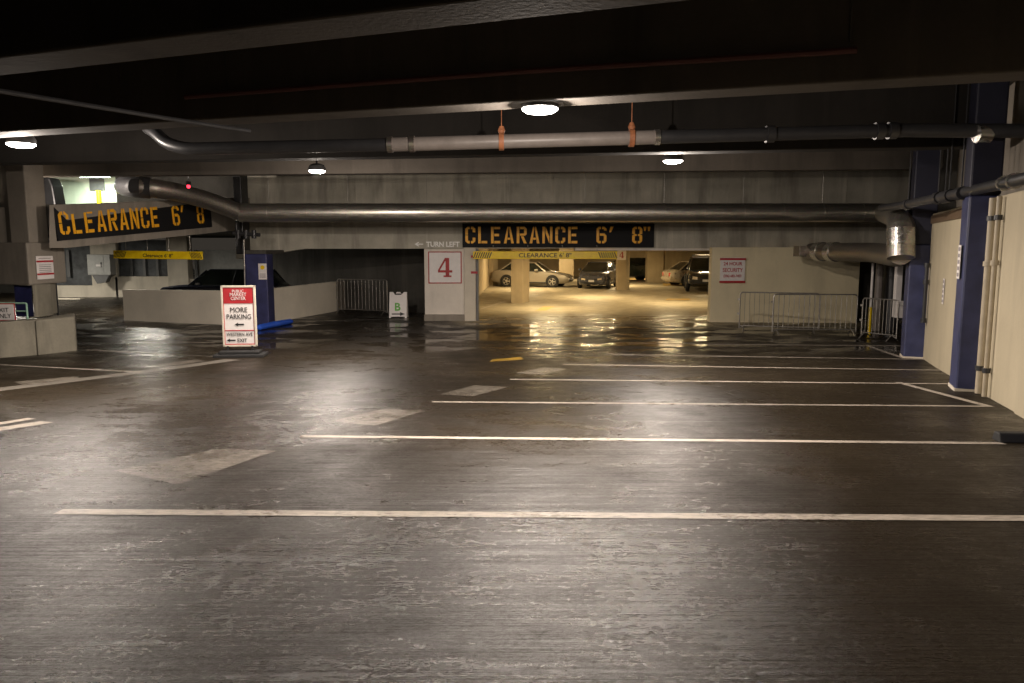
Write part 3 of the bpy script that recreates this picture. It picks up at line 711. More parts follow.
# notices
def notice(label, u0, u1, v0, v1, Y, rules, inkmat='red', yaw=0, body=None):
    a, b = P(u0, v1, Y), P(u1, v0, Y); w_, h_ = b.x - a.x, b.z - a.z
    t = thing('notice', label, 'sign', ((a.x + b.x) / 2, Y, (a.z + b.z) / 2), yaw)
    MB().box(-w_ / 2, w_ / 2, -.008, 0, -h_ / 2, h_ / 2).build('notice_board', 'white', t)
    if rules:
        mb = MB()
        for r in rules: mb.box(-w_ / 2, w_ / 2, -.012, -.0085, (r - .5) * h_ - .022, (r - .5) * h_ + .022)
        mb.build('band', inkmat, t)
    if body:
        mb = MB()
        for r in body: mb.box(-w_ * .36, w_ * .36, -.011, -.0085, (r - .5) * h_ - .008, (r - .5) * h_ + .008)
        mb.build('fine_print', 'greyink', t)
    return t
ca, cb_ = Vector(pu(28, YP - .1, 265)), Vector(pu(66, YP + 1.5, 265)); cd_ = (cb_ - ca).normalized(); tq = ca.lerp(cb_, .40); 
t = notice('white notice with two red bands on the concrete corbel of the left pillar', 41.5, 54.5, 256, 279, tq.y, (.77, .22), body=(.9, .62, .54, .46, .38, .30))
t.scale = (1.9, 1, 1); t.rotation_euler = (0, 0, math.atan2(cd_.y, cd_.x)); t.location = (tq.x + cd_.y * .02, tq.y - cd_.x * .02, t.location.z)
t = notice('pale notice on the dark blue column behind the MORE PARKING sign', 258.8, 266.5, 263.5, 279.5, 24.58, None, body=(.35, .28, .21, .14))
MB().lathe([(.07, 0), (.07, .004)], 12, Matrix.Translation((0, -.009, .13)) @ Matrix.Rotation(math.pi / 2, 4, 'X')).build('seal', 'yellow', t)

# ---------------------------------------------------------------- pipes and ducts
YD2 = 23.8; rD = .286; zD = P(0, 212.7, YD2).z
t = thing('ventilation_duct', 'long round galvanised duct running under the ceiling across both entrances', 'duct')
xl, xr = P(240, 213, YD2).x, P(893, 213, YD2).x
MB().tube([(xl, YD2, zD), (xr - .5, YD2, zD)], rD, 32).build('straight_run', 'duct', t, smooth=True)
k = 0
x = xl + .9
while x < xr - .6:
    MB().tube([(x - .012, YD2, zD), (x + .012, YD2, zD)], rD + .012, 32).build('seam_ring', 'duct', t, smooth=True)
    if k % 2 == 0: MB().tube([(x, YD2, zD + rD), (x, YD2, ZC)], .008, 6).build('hanger_rod', 'steel', t)
    x += 1.22; k += 1
# right elbow turning down, gores
el = fillet([(xr - .5, YD2, zD), P(884, 212.8, YD2), P(899, 217, 18.4), P(901, 224, 17.2), P(901, 258, 17.0)], .6, 5)
MB().tube(el, .285, 28).build('elbow', 'duct', t, smooth=False)
MB().tube([P(901, 229, 17.15), P(901, 246, 17.08)], .298, 28).build('clamp_or_highlight', 'band', t, smooth=True)  # bright sleeve stands in for a highlight on the elbow
lo_ = [P(901, 253, 17.2), P(897, 256, 18.0), P(875, 252.5, 20.5), P(812, 251.5, YD2 + .3)]
MB().tube(fillet(lo_, .5), .262, 28).build('lower_run', 'dullduct', t, smooth=True)
for f_ in (.62, .84):
    q = lo_[2].lerp(lo_[3], f_); dq = (lo_[3] - lo_[2]).normalized(); MB().tube([q - dq * .16, q + dq * .16], .29, 28).build('clamp_or_highlight', 'band', t, smooth=True)
a, b = P(797, 256.5, YD2 + .4), P(818, 246, YD2 + .4); MB().box(a.x, b.x, YD2 + .2, YD2 + .75, a.z, b.z).build('end_box', 'dullduct', t, bevel=.01)
# left rise
pr0 = fillet([(xl, YD2, zD), P(209, 200.5, 23.1), P(175, 191.5, 22.2), P(152, 188, 21.7), P(140, 187, 21.6)], .5)
MB().tube([P(151, 188, 21.7), P(138, 187, 21.6), P(129, 186.5, 22.2), P(125, 186, 23.4)], .30, 24).build('black_elbow', 'blackpipe', t, smooth=True)
MB().tube(pr0, .26, 28).build('rising_run', 'dullduct', t, smooth=True)
MB().tube([(xl - .08, YD2 + .02, zD + .02), (xl + .05, YD2, zD)], .285, 28).build('clamp_or_highlight', 'band', t, smooth=True)
# small pipe clutter at the duct's left end
# overhead drain pipe
YQ = 11.0
def pp(u, v, Y=YQ): return P(u, v, Y)
t = thing('drain_pipe', 'grey drain pipe hung in rusty straps under the ceiling near the central lamp', 'pipe')
A0, A1, A2 = pp(396, 144.5), pp(520, 138.4), pp(662, 137)
zz = lambda u: P(u, 144.5 - (u - 396) * .028, YQ)
MB().tube([zz(392), zz(656)], .098, 24).build('grey_run', 'greypipe', t, smooth=True)
el = [P(148, 128, 11.5), P(156, 133, 11.35), P(166, 143, 11.25), P(185, 149, 11.15), P(230, 148, 11.1), zz(392)]
MB().tube(fillet(el, .3), .09, 20).build('black_run', 'blackpipe', t, smooth=True)
MB().tube([zz(656), zz(905) , P(1040, 131, 10.2)], .095, 20).build('black_run', 'blackpipe', t, smooth=True)
for u, mt in ((657, 'band'), (412, 'dullduct'), (390, 'dullduct')):
    MB().tube([zz(u - 2.6), zz(u + 2.6)], .112, 20).build('coupling', mt, t, smooth=True)
for u in (879, 892, 770): MB().tube([zz(u - 4), zz(u + 4)], .118, 20).build('coupling', 'blackpipe', t, smooth=True)
q = P(983, 134, 10.5); MB().tube([q - Vector((.09, 0, 0)), q + Vector((.09, 0, 0))], .115, 20).build('coupling', 'band', t, smooth=True)
for u in (501.5, 631.5):
    c = zz(u); st = thing('hanger_strap', 'rusty strap', None) if False else None
    ring = [c + Vector((.0, .135 * math.sin(a_), .135 * math.cos(a_))) for a_ in [k * 2 * math.pi / 20 for k in range(20)]]
    mb = MB(); mb.tube([c - Vector((.035, 0, 0)), c + Vector((.035, 0, 0))], .125, 22); mb.tube([c + Vector((0, 0, .10)), c + Vector((.0, 0, .15)), c + Vector((0, 0, .21))], [.035, .055, .03], 10); mb.tube([c + Vector((0, 0, .19)), Vector((c.x, c.y, ZC))], .006, 6)
    mb.build('hanger_strap', 'rust', t, smooth=True)
# groove line on the second beam, thin pipe under the ceiling
t = thing('conduit', 'thin dark red tube standing in for the groove along the second ceiling beam face', 'conduit')  # groove of the beam face, modelled as a tube
MB().tube([P(u_, v_, face2(u_, v_)) for u_, v_ in ((185, 97), (512, 72), (857, 50))], .028, 8).build('tube', 'redgroove', t, smooth=True)
t = thing('conduit', 'thin dark pipe slung below the ceiling beams towards the black drain pipe elbow', 'conduit')
MB().tube([P(-60, 80, 6.2), P(-30, 86, 6.45), P(165, 118, 8.1), P(250, 131, 8.9)], .022, 8).build('tube', 'blackpipe', t, smooth=True)
# wall pipe on the right
t = thing('sprinkler_pipe', 'black sprinkler main running along the top of the cream right wall', 'pipe')
ptsW = [P(1075, 166, 8.5), P(1024, 179, 9.5), P(988, 187, 11.2), P(950, 195.5, 12.6), P(904, 205, 15.4), P(882, 208, 17.5)]
MB().tube(ptsW, .08, 16).build('tube', 'blackpipe', t, smooth=True)
for u_, v_, y_ in ((1005, 183, 10.33), (1015, 181, 9.9)):
    q = P(u_, v_, y_); dq = (ptsW[2] - ptsW[1]).normalized(); MB().tube([q - dq * .05, q + dq * .05], .105, 16).build('coupling', 'band', t, smooth=True)
for u_, v_, y_ in ((938, 198, 13.2), (945, 197, 12.9), (949, 196, 12.65), (961, 193.5, 12.1), (908, 204.5, 15.1)):
    q = P(u_, v_, y_); MB().tube([q, Vector((q.x, q.y, ZC))], .012, 6).build('hanger_rod', 'blackpipe', t)
    dq = (ptsW[3] - ptsW[2]).normalized(); MB().tube([q - dq * .09, q + dq * .09], .105, 12).build('clamp', 'blackpipe', t, smooth=True)
# vertical conduits beside the near blue column
for k, (s_, r_) in enumerate(((s2 - .35, .05), (s2 - .75, .035))):
    t = thing('wall_conduit', ('thick' if not k else 'thin') + ' cream vertical conduit on the cream wall just in front of the near blue column', 'conduit')
    q = wp(s_, -.07); z0_ = G(q.x, q.y) + .02
    MB().tube([(q.x, q.y, z0_), (q.x, q.y, ZL - .02)], r_, 12).build('tube', 'creampipe', t, smooth=True)
    for z in (z0_ + .35, z0_ + 1.9, ZL - .35): MB().tube([(q.x, q.y, z), (q.x, q.y, z + .07)], r_ + .02, 12).build('coupling', 'blackpipe' if z != z0_ + 1.9 else 'creampipe', t, smooth=True)
# dark rod between the blue columns and notices there
q = wp(6.6, -.08)
t = thing('standpipe', 'short dark vertical pipe on the cream wall between the two blue columns', 'pipe')
MB().tube([(q.x, q.y, .9), (q.x, q.y, 2.2)], .035, 10).build('tube', 'blackpipe', t, smooth=True)
for z in (.9, 1.75, 2.12): MB().tube([(q.x, q.y, z), (q.x, q.y, z + .1)], .06, 10).build('coupling', 'blackpipe', t, smooth=True)
def wall_notice(s_, off, z0, z1, wid, label, letters=True, face='wall'):
    q = wp(s_, off); t = thing('wall_notice', label, 'sign', (q.x, q.y, (z0 + z1) / 2))
    ang = math.atan2(-wd.y, -wd.x) if face == 'wall' else math.atan2(wn.y, wn.x)
    t.rotation_euler = (0, 0, ang); h_ = z1 - z0
    MB().box(-wid / 2, wid / 2, -.006, 0, -h_ / 2, h_ / 2).build('notice_board', 'white', t)
    mb = MB(); n_ = 5
    for i in range(n_):
        z = h_ * (-.38 + .76 * i / (n_ - 1)); mb.box(-wid * .33, wid * .33, -.010, -.0065, z - h_ * .055, z + h_ * .055)
    mb.build('fine_print', 'greyink', t); return t
wall_notice(4.7, -.012, 1.45, 1.95, .17, 'narrow upright notice with dark marks on the cream wall between the blue columns')
wall_notice(s2 + .25, o2 - .03, 2.08, 2.6, .22, 'narrow upright notice on the side of the near blue column')
# vertical pipes in the recess
Yv = YH - 1.5
t = thing('riser_duct', 'dark upright riser duct in the recess behind the end of the crowd barriers', 'duct'); 
MB().tube([(P(891, 300, 23.6).x, 23.6, 0), (P(891, 300, 23.6).x, 23.6, 2.45)], .27, 24).build('tube', 'blackpipe', t, smooth=True)
t = thing('riser_pipe', 'thin grey upright pipe beside the dark riser in the recess', 'pipe')
MB().tube([(P(878, 300, 23.4).x, 23.4, 0), (P(878, 300, 23.4).x, 23.4, 2.5)], .11, 16).build('tube', 'greypipe', t, smooth=True)
t = thing('white_post', 'white upright post against the far blue column', 'post')
MB().box(P(899, 300, 21).x, P(905, 300, 21).x, 21.2, 21.35, P(0, 318, 21).z, P(0, 266, 21).z).build('post_body', 'white', t, bevel=.01)
MB().box(P(898, 300, 21).x, P(904, 300, 21).x, 21.0, 21.19, P(0, 318, 21).z, P(0, 301, 21).z).build('box', 'white', t, bevel=.01)
gq = ground(869, 334)
t = thing('marker_post', 'slim grey upright pipe with a yellow lower half beside the barriers', 'post', (gq.x, gq.y, G(0, gq.y)))
hq = P(0, 263, gq.y).z - G(0, gq.y)
MB().tube([(0, 0, 0), (0, 0, hq * .38)], .045, 12).build('lower_sleeve', 'yellow', t, smooth=True); MB().tube([(0, 0, hq * .38), (0, 0, hq)], .036, 12).build('upper_tube', 'white', t, smooth=True)

# ---------------------------------------------------------------- crowd barriers
def barrier(a, b, label, h, nbar=15, mat='steel'):
    """crowd barrier between two ground points"""
    a, b = Vector((a.x, a.y, 0)), Vector((b.x, b.y, 0)); L = (b - a).length; ang = math.atan2(b.y - a.y, b.x - a.x); m_ = (a + b) / 2
    t = thing('crowd_barrier', label, 'barrier', (m_.x, m_.y, G(m_.x, m_.y)), ang, 'steel crowd control barriers')
    lo = .17; fr = fillet([(-L / 2, 0, 0.10), (-L / 2, 0, h), (L / 2, 0, h), (L / 2, 0, .10)], .10, 5)
    MB().tube(fr, .019, 8).build('frame', mat, t, smooth=True); MB().tube([(-L / 2, 0, lo), (L / 2, 0, lo)], .017, 8).build('bottom_rail', mat, t)
    for i in range(nbar):
        x = -L / 2 + L * (i + 1) / (nbar + 1); MB().tube([(x, 0, lo), (x, 0, h)], .008, 6).build('bar', mat, t)
    for sx in (-1, 1):
        mb = MB(); mb.tube(fillet([(sx * (L / 2 - .12), -.26, .012), (sx * (L / 2 - .12), -.14, .11), (sx * (L / 2 - .12), 0, .17), (sx * (L / 2 - .12), .14, .11), (sx * (L / 2 - .12), .26, .012)], .05), .018, 8); mb.tube([(sx * L / 2, 0, .1), (sx * (L / 2 - .12), 0, .15)], .016, 6)
        mb.build('foot', mat, t, smooth=True)
    mb = MB()
    for z in (h * .45, h * .82): mb.box(-L / 2 - .07, -L / 2 + .01, -.012, .012, z - .03, z + .03)
    mb.build('hook', mat, t)
    return t
hB = (333 - 293) / F * ground(771, 333).y
barrier(ground(739, 331), ground(818, 333.5), 'steel crowd barrier nearest the entrance corner, against the cream wall under the security notice', hB)
barrier(ground(772, 335), ground(855.5, 335.5), 'steel crowd barrier overlapping in front of another before the cream wall', hB)
barrier(ground(861, 338), ground(896, 342), 'short visible steel crowd barrier between the yellow sleeved post and the far blue column', hB * .95, 9)
barrier(Vector((P(338, 310, 29.6).x, 29.6, 0)), Vector((P(387.5, 306, 28.6).x, 28.6, 0)), 'steel crowd barrier joining the low concrete wall beside the white A-frame board', P(0, 279, 29.6).z, 13)

# ---------------------------------------------------------------- wheel stops, hose, bits
gq = ground(1017, 442)
t = thing('wheel_stop', 'black rubber wheel stop at the foot of the right wall at the frame edge', 'wheel stop', (gq.x + .10, gq.y, G(gq.x, gq.y)), math.radians(-6))
MB().prism([(-.3, -.09, 0), (-.3, .09, 0), (-.3, .05, .10), (-.3, -.05, .10)], (.5, 0, 0)).build('body', 'rubber', t, bevel=.015)
t = thing('blue_barrier_tube', 'bright blue fabric tube lying on the floor at the foot of the blue column', 'tube')
a, b = ground(256, 330.5), ground(293, 324)
MB().tube([(a.x, a.y, .10), (a.x + .1, a.y, .10), ((a.x + b.x) / 2, (a.y + b.y) / 2, .10), (b.x - .1, b.y, .09), (b.x, b.y, .09)], [.04, .09, .10, .09, .04], 16).build('sleeve', 'hose', t, smooth=True)
t = thing('cable_pole', 'thin pale wire hanging in front of the dark blue column', 'wire')
MB().tube([(P(243.5, 230, 24.4).x, 24.4, P(0, 240, 24.4).z), (P(244.5, 300, 24.4).x, 24.4, 0.0)], .02, 6).build('tube', 'steel', t)
t = thing('sign_pole', 'thin black pole standing behind the left concrete parapet block', 'pole')
a = P(57, 300, 20.5); MB().tube([(a.x, a.y, 0), (a.x, a.y, P(0, 283, 20.5).z)], .028, 8).build('tube', 'blackpipe', t)
# grey cabinet with its bracket on the lower level
a, b = P(88.5, 275, 36.9), P(110, 254.5, 36.9)
t = thing('electrical_cabinet', 'grey electrical cabinet on the concrete column below the left ramp beam', 'cabinet', ((a.x + b.x) / 2, 37.1, a.z))
w_, h_ = b.x - a.x, b.z - a.z
MB().box(-w_ / 2, w_ / 2, -.25, .25, 0, h_).build('housing', 'greybox', t, bevel=.02); MB().box(-w_ / 2 + .05, w_ * .22, -.265, -.25, .05, h_ - .05).build('door', 'greybox', t, bevel=.006)
MB().box(-.12, .18, -.275, -.266, h_ * .42, h_ * .52).build('label_plate', 'white', t)
MB().box(w_ * .10, w_ * .14, -.285, -.266, h_ * .38, h_ * .62).build('handle', 'black', t)
MB().prism([(-w_ * .35, -.2, 0), (w_ * .4, -.2, 0), (w_ * .22, -.2, -.35), (-w_ * .15, -.2, -.42)], (0, .35, 0)).build('bracket', 'dullsteel', t)
# upper room things
t = thing('grey_sign', 'dark grey square panel on the bright wall of the upper level', 'panel', (P(97.5, 182, YU).x, YU - .06, P(0, 182, YU).z))
MB().box(-.27, .27, -.02, .03, -.31, .31).build('panel_face', 'dullsteel', t, bevel=.01)
t = thing('bollard', 'yellow post against the bright wall of the upper level', 'post', (P(99.5, 205, YU - .5).x, YU - .5, 3.41))
MB().tube([(0, 0, 0), (0, 0, P(0, 190.5, YU - .5).z - 3.41)], .09, 14).build('tube', 'yellow', t, smooth=True)
t = thing('covered_trolley', 'dark covered shape standing on the upper level beside the pillar', 'cover', (P(54, 205, 25).x, 25, 3.41))
hh = P(0, 178, 25).z - 3.41
MB().prism([(-.30, -.3, 0), (.28, -.3, 0), (.18, -.3, hh * .8), (.08, -.3, hh), (-.3, -.3, hh)], (0, .6, 0)).build('cover', 'black', t, bevel=.05)
t = thing('wall_lamp', 'fluorescent fitting glowing on the upper level ceiling', 'light', (P(94, 171, YU - 1.2).x, YU - 1.2, P(0, 176.5, YU - 1.2).z))
MB().box(-.55, .55, -.08, .08, .0, .08).build('housing', 'white', t); MB().box(-.53, .53, -.07, .07, -.03, -.001).build('tube', emit('green_white_tube', (.85, 1, .85), 9), t)
def area(name, loc, power, col, size, parent=None, rot=(0, 0, 0), shape='DISK', spread=180, size_y=None):
    l = bpy.data.lights.new(name, 'AREA'); l.energy = power; l.color = col; l.size = size; l.shape = shape; l.spread = math.radians(spread)
    if size_y: l.size_y = size_y
    o = bpy.data.objects.new(name, l); COL.objects.link(o); o.location = loc; o.rotation_euler = rot
    if parent: o.parent = parent
    return o
area('tube_light', (0, 0, -.06), 170, (.9, 1.0, .84), 1.0, t, shape='RECTANGLE', size_y=.12)
t = thing('alarm_lamp', 'tiny red indicator lamp on the dark ceiling above the left board', 'light', P(188.5, 186.5, 21.5))
MB().lathe([(.0, -.05), (.04, -.04), (.05, 0), (.04, .04)], 10).build('lens', emit('red_led', (1, .03, .06), 3), t, smooth=True); MB().box(-.05, .05, -.03, .05, .04, .14).build('housing', 'black', t)
MB().tube([(0, .02, .14), (0, .02, ZC - P(188.5, 186.5, 21.5).z)], .01, 6).build('stem', 'black', t)

# ---------------------------------------------------------------- ceiling lamps
LENS = emit('lamp_lens', (1.0, .93, .86), 14)
def lamp(u, v, Y, label, power, r=.24, loc=None):
    c = P(u, v, Y) if loc is None else Vector(loc)
    t = thing('ceiling_lamp', label, 'ceiling lamp', c, 0, 'round ceiling lamps')
    MB().lathe([(r * .98, -.005), (r * 1.0, .05), (r * .8, .12), (r * .3, .15)], 28).build('housing', 'dullsteel', t, smooth=True)
    MB().lathe([(r * .35, -.055), (r * .75, -.045), (r * .95, -.02), (r * .95, 0)], 28).build('lens', LENS, t, smooth=True)
    MB().tube([(0, 0, .15), (0, 0, ZC - c.z)], .02, 8).build('stem', 'black', t)
    l = bpy.data.lights.new('lamp_glow', 'POINT'); l.energy = power * K_SIDE; l.color = NEUTRAL; l.shadow_soft_size = .02
    o = bpy.data.objects.new('lamp_glow', l); COL.objects.link(o); o.location = (0, 0, -.085); o.parent = t
    area('lamp_downlight', (0, 0, -.062), power * K_NEAR, NEUTRAL, r * 1.7, t)
    return t
lamp(540, 108, 7.9, 'bright round ceiling lamp hanging nearest the middle, just above the grey drain pipe', 120, .19)
lamp(21, 143.5, 10.8, 'round ceiling lamp hanging above the left concrete pillar', 120, .19)
lamp(673, 160.5, 14.5, 'round ceiling lamp hanging in front of the header right of the nearest one', 120, .19)
lamp(317, 170.5, 16.9, 'small round ceiling lamp hanging above the duct between the two clearance boards', 120, .19)
lamp(26, 172, 21.3, 'round ceiling lamp behind the left concrete pillar shaft, over the ramp bay', 270, .19)
# warm lamps inside the garage
GL = emit('warm_tube', (1.0, .78, .42), 5)
for (x, y, p) in ((1.6, 31.5, 150), (4.0, 37.5, 170), (7.2, 34.0, 120), (1.0, 43.0, 170), (6.5, 47.0, 190), (11.0, 43.0, 130), (3.0, 55.0, 150), (10.5, 56.0, 150)):
    t = thing('garage_lamp', 'warm batten lamp on the low ceiling inside the lit garage', 'ceiling lamp', (x, y, 2.70), 0, 'warm batten lamps inside the garage')
    MB().box(-.6, .6, -.07, .07, -.02, .08).build('housing', 'white', t); MB().box(-.58, .58, -.05, .05, -.06, -.021).build('tube', GL, t)
    area('batten_light', (0, 0, -.07), p, WARM, 1.1, t, shape='RECTANGLE', size_y=.15)
# lamps on the lower left level
for (x, y, p) in ((-22.5, 33.0, 280), (-14.6, 30.0, 220), (-24.0, 27.0, 120)):
    t = thing('ramp_lamp', 'batten lamp on the soffit over the left ramp', 'ceiling lamp', (x, y, 3.06), 0, 'batten lamps over the left ramp')
    MB().box(-.6, .6, -.07, .07, -.03, .04).build('housing', 'white', t); MB().box(-.58, .58, -.05, .05, -.06, -.031).build('tube', emit('neutral_tube', (1, .95, .85), 5), t)
    area('batten_light', (0, 0, -.07), p, (1, .93, .80), 1.1, t, shape='RECTANGLE', size_y=.15)

# ---------------------------------------------------------------- cars
def wheel(parent, x, y, r, side, rimmat='rim'):
    m = Matrix.Translation((x, y, r)) @ Matrix.Rotation(side * math.pi / 2, 4, 'X')
    w_ = MB().lathe([(r * .62, -.09), (r * .93, -.10), (r, -.07), (r, .07), (r * .93, .10), (r * .66, .10), (r * .64, .05)], 28, m).build('wheel', 'rubber', parent, smooth=True)
    mb = MB(); mb.lathe([(r * .64, .02), (r * .66, .085), (r * .60, .09), (r * .57, .03)], 28, m); mb.lathe([(r * .14, .0), (r * .14, .085), (r * .08, .095)], 12, m)
    for k in range(5):
        rr = m @ Matrix.Rotation(k * 2 * math.pi / 5, 4, 'Z'); mb.box(r * .1, r * .6, -r * .09, r * .09, .04, .08, rr)
    mb.build('rim', rimmat, w_); return w_
def loft(sections):
    """sections of equal length point lists -> closed hull"""
    n_ = len(sections[0]); mb = MB(); vs = [p for s_ in sections for p in s_]; fs = []
    for i in range(len(sections) - 1):
        for k in range(n_): fs.append((i * n_ + k, i * n_ + (k + 1) % n_, (i + 1) * n_ + (k + 1) % n_, (i + 1) * n_ + k))
    fs += [tuple(range(n_)), tuple(range((len(sections) - 1) * n_, len(sections) * n_))]
    return mb.add(vs, fs)
def car(label, loc, yaw, paint, L=4.7, W=1.8, body=None, cabin=None, belt=.92, roof=1.45, r=.33, wb=(1.42, -1.35), name='car', extras=None, cat='car', rimmat='rim', tail=False):
    """x forward. body: (x, ztop, halfwidth, zbottom); cabin: base x rear/front, roof x rear/front"""
    t = thing(name, label, cat, loc, yaw)
    sec = []
    for x, zt_, hw, zb_ in body:
        sec.append([Vector(q) for q in ((x, -hw * .86, zb_), (x, hw * .86, zb_), (x, hw * .98, zb_ + .10), (x, hw, zb_ + (zt_ - zb_) * .55), (x, hw * .96, zt_ - .05), (x, hw * .82, zt_), (x, 0, zt_ + .03), (x, -hw * .82, zt_), (x, -hw * .96, zt_ - .05), (x, -hw, zb_ + (zt_ - zb_) * .55), (x, -hw * .98, zb_ + .10))])
    bo = loft(sec).build('body', paint, t, smooth=True)
    br, bf, rr, rf = cabin; hb, hr = W / 2 * .93, W / 2 * .70
    def ring(x, z, h_): return (x, h_, z)
    base = [Vector((br, hb * .92, belt)), Vector((bf, hb * .9, belt)), Vector((bf + .12, 0, belt + .01)), Vector((bf, -hb * .9, belt)), Vector((br, -hb * .92, belt)), Vector((br - .08, 0, belt))]
    top_ = [Vector((rr, hr * .95, roof - .05)), Vector((rf, hr * .93, roof - .06)), Vector((rf + .07, 0, roof - .04)), Vector((rf, -hr * .93, roof - .06)), Vector((rr, -hr * .95, roof - .05)), Vector((rr - .05, 0, roof - .04))]
    low = [q - Vector((0, 0, .08)) for q in base]
    MB().add(low + base + top_, [tuple(range(6))[::-1]] + [(i, (i + 1) % 6, 6 + (i + 1) % 6, 6 + i) for i in range(6)] + [(6 + i, 6 + (i + 1) % 6, 12 + (i + 1) % 6, 12 + i) for i in range(6)] + [tuple(range(12, 18))]).build('windows', 'glass', t)
    ro = [q + Vector((0, 0, .0)) for q in top_]; ro2 = [Vector((q.x * .93 + (rr + rf) / 2 * .07, q.y * .86, roof)) for q in top_]
    MB().add([q + Vector((0, 0, -.035)) + Vector((0, .01 if q.y > 0 else -.01 if q.y < 0 else 0, 0)) for q in ro] + ro2, [tuple(range(6))[::-1], tuple(range(6, 12))] + [(i, (i + 1) % 6, 6 + (i + 1) % 6, 6 + i) for i in range(6)]).build('roof', paint, t, smooth=True)
    for sy in (1, -1):
        i0 = {1: (0, 1), -1: (4, 3)}[sy]
        for k, nm in ((i0[0], 'rear_pillar'), (i0[1], 'front_pillar')):
            MB().tube([base[k] - Vector((0, 0, .05)), top_[k] + Vector((0, 0, .01))], .04, 8).build(nm, paint, t, smooth=True)
        bm_, tm_ = (base[i0[0]] + base[i0[1]]) / 2, (top_[i0[0]] + top_[i0[1]]) / 2
        MB().tube([bm_ + Vector((-.1, sy * .005, -.03)), tm_ + Vector((-.1, sy * .005, 0))], .03, 8).build('middle_pillar', paint, t, smooth=True)
        MB().box(bf - .62, bf - .42, sy * W * .5 - .02, sy * W * .5 + sy * .16, belt, belt + .13).build('mirror', paint, t, bevel=.03)
        for x in wb:
            m = Matrix.Translation((x, sy * (W / 2 - .06), r)) @ Matrix.Rotation(-sy * math.pi / 2, 4, 'X')
            MB().lathe([(r * 1.18, -.02), (r * 1.18, .068)], 28, m).build('wheel_arch', 'black', t)
            wheel(t, x, sy * (W / 2 - .045), r, -sy, rimmat)
        MB().box(wb[1] + r * 1.2, wb[0] - r * 1.2, sy * W * .485, sy * (W * .485 + .03), body[2][3] + .02, body[2][3] + .10).build('sill', 'black', t, bevel=.01)
    xf = body[-1][0]; hwf = body[-1][2]; zf = body[-1][1]; xb = body[0][0]; hwb = body[0][2]; zb2 = body[0][1]
    for sy in (1, -1):
        MB().prism([(xf - .30, sy * (hwf + .01), zf - .02), (xf + .03, sy * (hwf * .80), zf - .10), (xf + .05, sy * hwf * .50, zf - .13), (xf + .05, sy * hwf * .52, zf - .27), (xf + .035, sy * hwf * .85, zf - .27), (xf - .25, sy * (hwf + .02), zf - .20)], (.012, 0, .02)).build('headlamp', 'headlamp', t, bevel=.01)
        MB().prism([(xb + .22, sy * (hwb + .03), zb2 - .04), (xb - .03, sy * hwb * .85, zb2 - .06), (xb - .03, sy * hwb * .60, zb2 - .08), (xb - .03, sy * hwb * .62, zb2 - .26), (xb + .20, sy * (hwb + .03), zb2 - .28)], (-.012, 0, .01)).build('tail_lamp', 'taillamp', t, bevel=.01)
    MB().box(xf + .01, xf + .06, -hwf * .45, hwf * .45, zf - .30, zf - .14).build('grille', 'black', t, bevel=.02)
    MB().box(xf - .02, xf + .07, -hwf * .98, hwf * .98, body[-1][3] + .06, body[-1][3] + .22).build('front_bumper', paint if not extras else extras, t, bevel=.04)
    MB().box(xf + .06, xf + .075, -hwf * .6, hwf * .6, body[-1][3] + .02, body[-1][3] + .10).build('lower_grille', 'black', t)
    MB().box(xb - .07, xb + .02, -hwb * .98, hwb * .98, body[0][3] + .06, body[0][3] + .24).build('rear_bumper', paint if not extras else extras, t, bevel=.04)
    MB().box(xf + .072, xf + .085, -.16, .16, body[-1][3] + .10, body[-1][3] + .22).build('number_plate', 'plate', t)
    return t
SEDAN = [(-2.32, .86, .70, .32), (-2.15, .98, .82, .24), (-1.35, 1.00, .89, .20), (0, .93, .90, .19), (1.0, .92, .90, .19), (1.6, .84, .87, .20), (2.1, .74, .80, .22), (2.30, .64, .68, .30)]
HATCH = [(-2.1, 1.02, .70, .32), (-1.95, 1.08, .82, .24), (-1.2, 1.06, .88, .20), (0, 1.0, .88, .19), (.9, 1.0, .87, .19), (1.5, .93, .85, .20), (1.95, .80, .80, .22), (2.12, .70, .70, .30)]
SUV = [(-2.3, 1.08, .82, .42), (-2.2, 1.16, .90, .34), (-1.3, 1.16, .95, .32), (0, 1.12, .96, .32), (1.0, 1.12, .96, .32), (1.7, 1.08, .94, .34), (2.2, 1.02, .90, .38), (2.38, .92, .82, .46)]
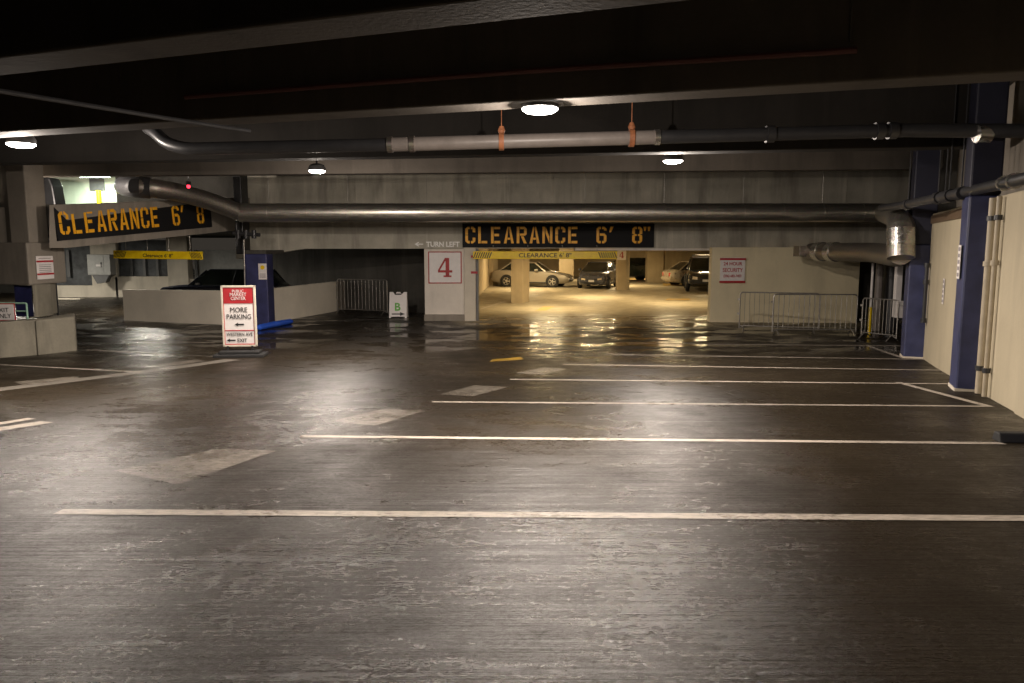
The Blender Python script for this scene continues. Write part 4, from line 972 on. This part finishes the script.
# silver sedan: front to the right, turned slightly to the camera
g = ground(533, 286.5); sc_ = g.y / 48
t = car('silver four door sedan behind the tan column inside the lit garage', (P(533, 280, 45.5).x, 46.3, G(0, 46)), math.radians(-17), 'silver', body=SEDAN, cabin=(-1.95, 1.0, -1.15, .30)); t.scale = (1.02,) * 3
g = ground(599, 289); 
t = car('dark grey hatchback facing the camera between the tan columns', (P(597.5, 280, 43.5).x + .25, 45.3, G(0, 45)), math.radians(-107), 'slate', body=HATCH, cabin=(-1.9, 1.25, -1.3, .15), belt=1.0, roof=1.5, W=1.76, wb=(1.3, -1.25))
# dark car behind the gap right of the numbered column
car('dark wagon with silver wheels half hidden behind the numbered tan column', (P(628, 270, 54).x, 54, G(0, 54)), math.radians(195), 'navy', body=SUV, cabin=(-2.1, 1.1, -1.7, .5), belt=1.1, roof=1.62, W=1.9, r=.36)
car('champagne sedan with a lit red tail lamp parked right of the wide tan column', (P(707, 270, 46).x, 47.3, G(0, 47)), math.radians(12), 'tan_paint', body=SEDAN, cabin=(-1.95, 1.0, -1.15, .30), roof=1.5, W=1.85)
# black jeep nose with heavy bumper
t = car('black four wheel drive vehicle with heavy bumper, roof rack and pale plate', (P(707, 280, 40).x + .55, 43.0, G(0, 42)), math.radians(-101), 'blackcar', body=SUV, cabin=(-2.2, .75, -2.1, .45), belt=1.12, roof=1.85, W=1.9, r=.42, extras='black', name='off_road_vehicle', wb=(1.5, -1.4))
mb = MB()
for y in (-.55, .55): mb.tube([(-1.8, y, 1.95), (.3, y, 1.95)], .025, 6)
for x in (-1.6, -.9, -.2): mb.tube([(x, -.58, 1.95), (x, .58, 1.95)], .02, 6)
for x in (-1.6, -.2):
    for y in (-.55, .55): mb.tube([(x, y, 1.84), (x, y, 1.95)], .02, 6)
mb.build('roof_rack', 'black', t)
# black SUV behind the low wall on the left
car('black car facing left behind the low concrete wall beside the dark blue column', (P(226, 280, 30).x, 30.0, G(0, 30)), math.radians(176), 'blackcar', body=SUV, cabin=(-2.15, 1.15, -1.7, .45), belt=1.12, roof=1.72, W=1.9, r=.38)
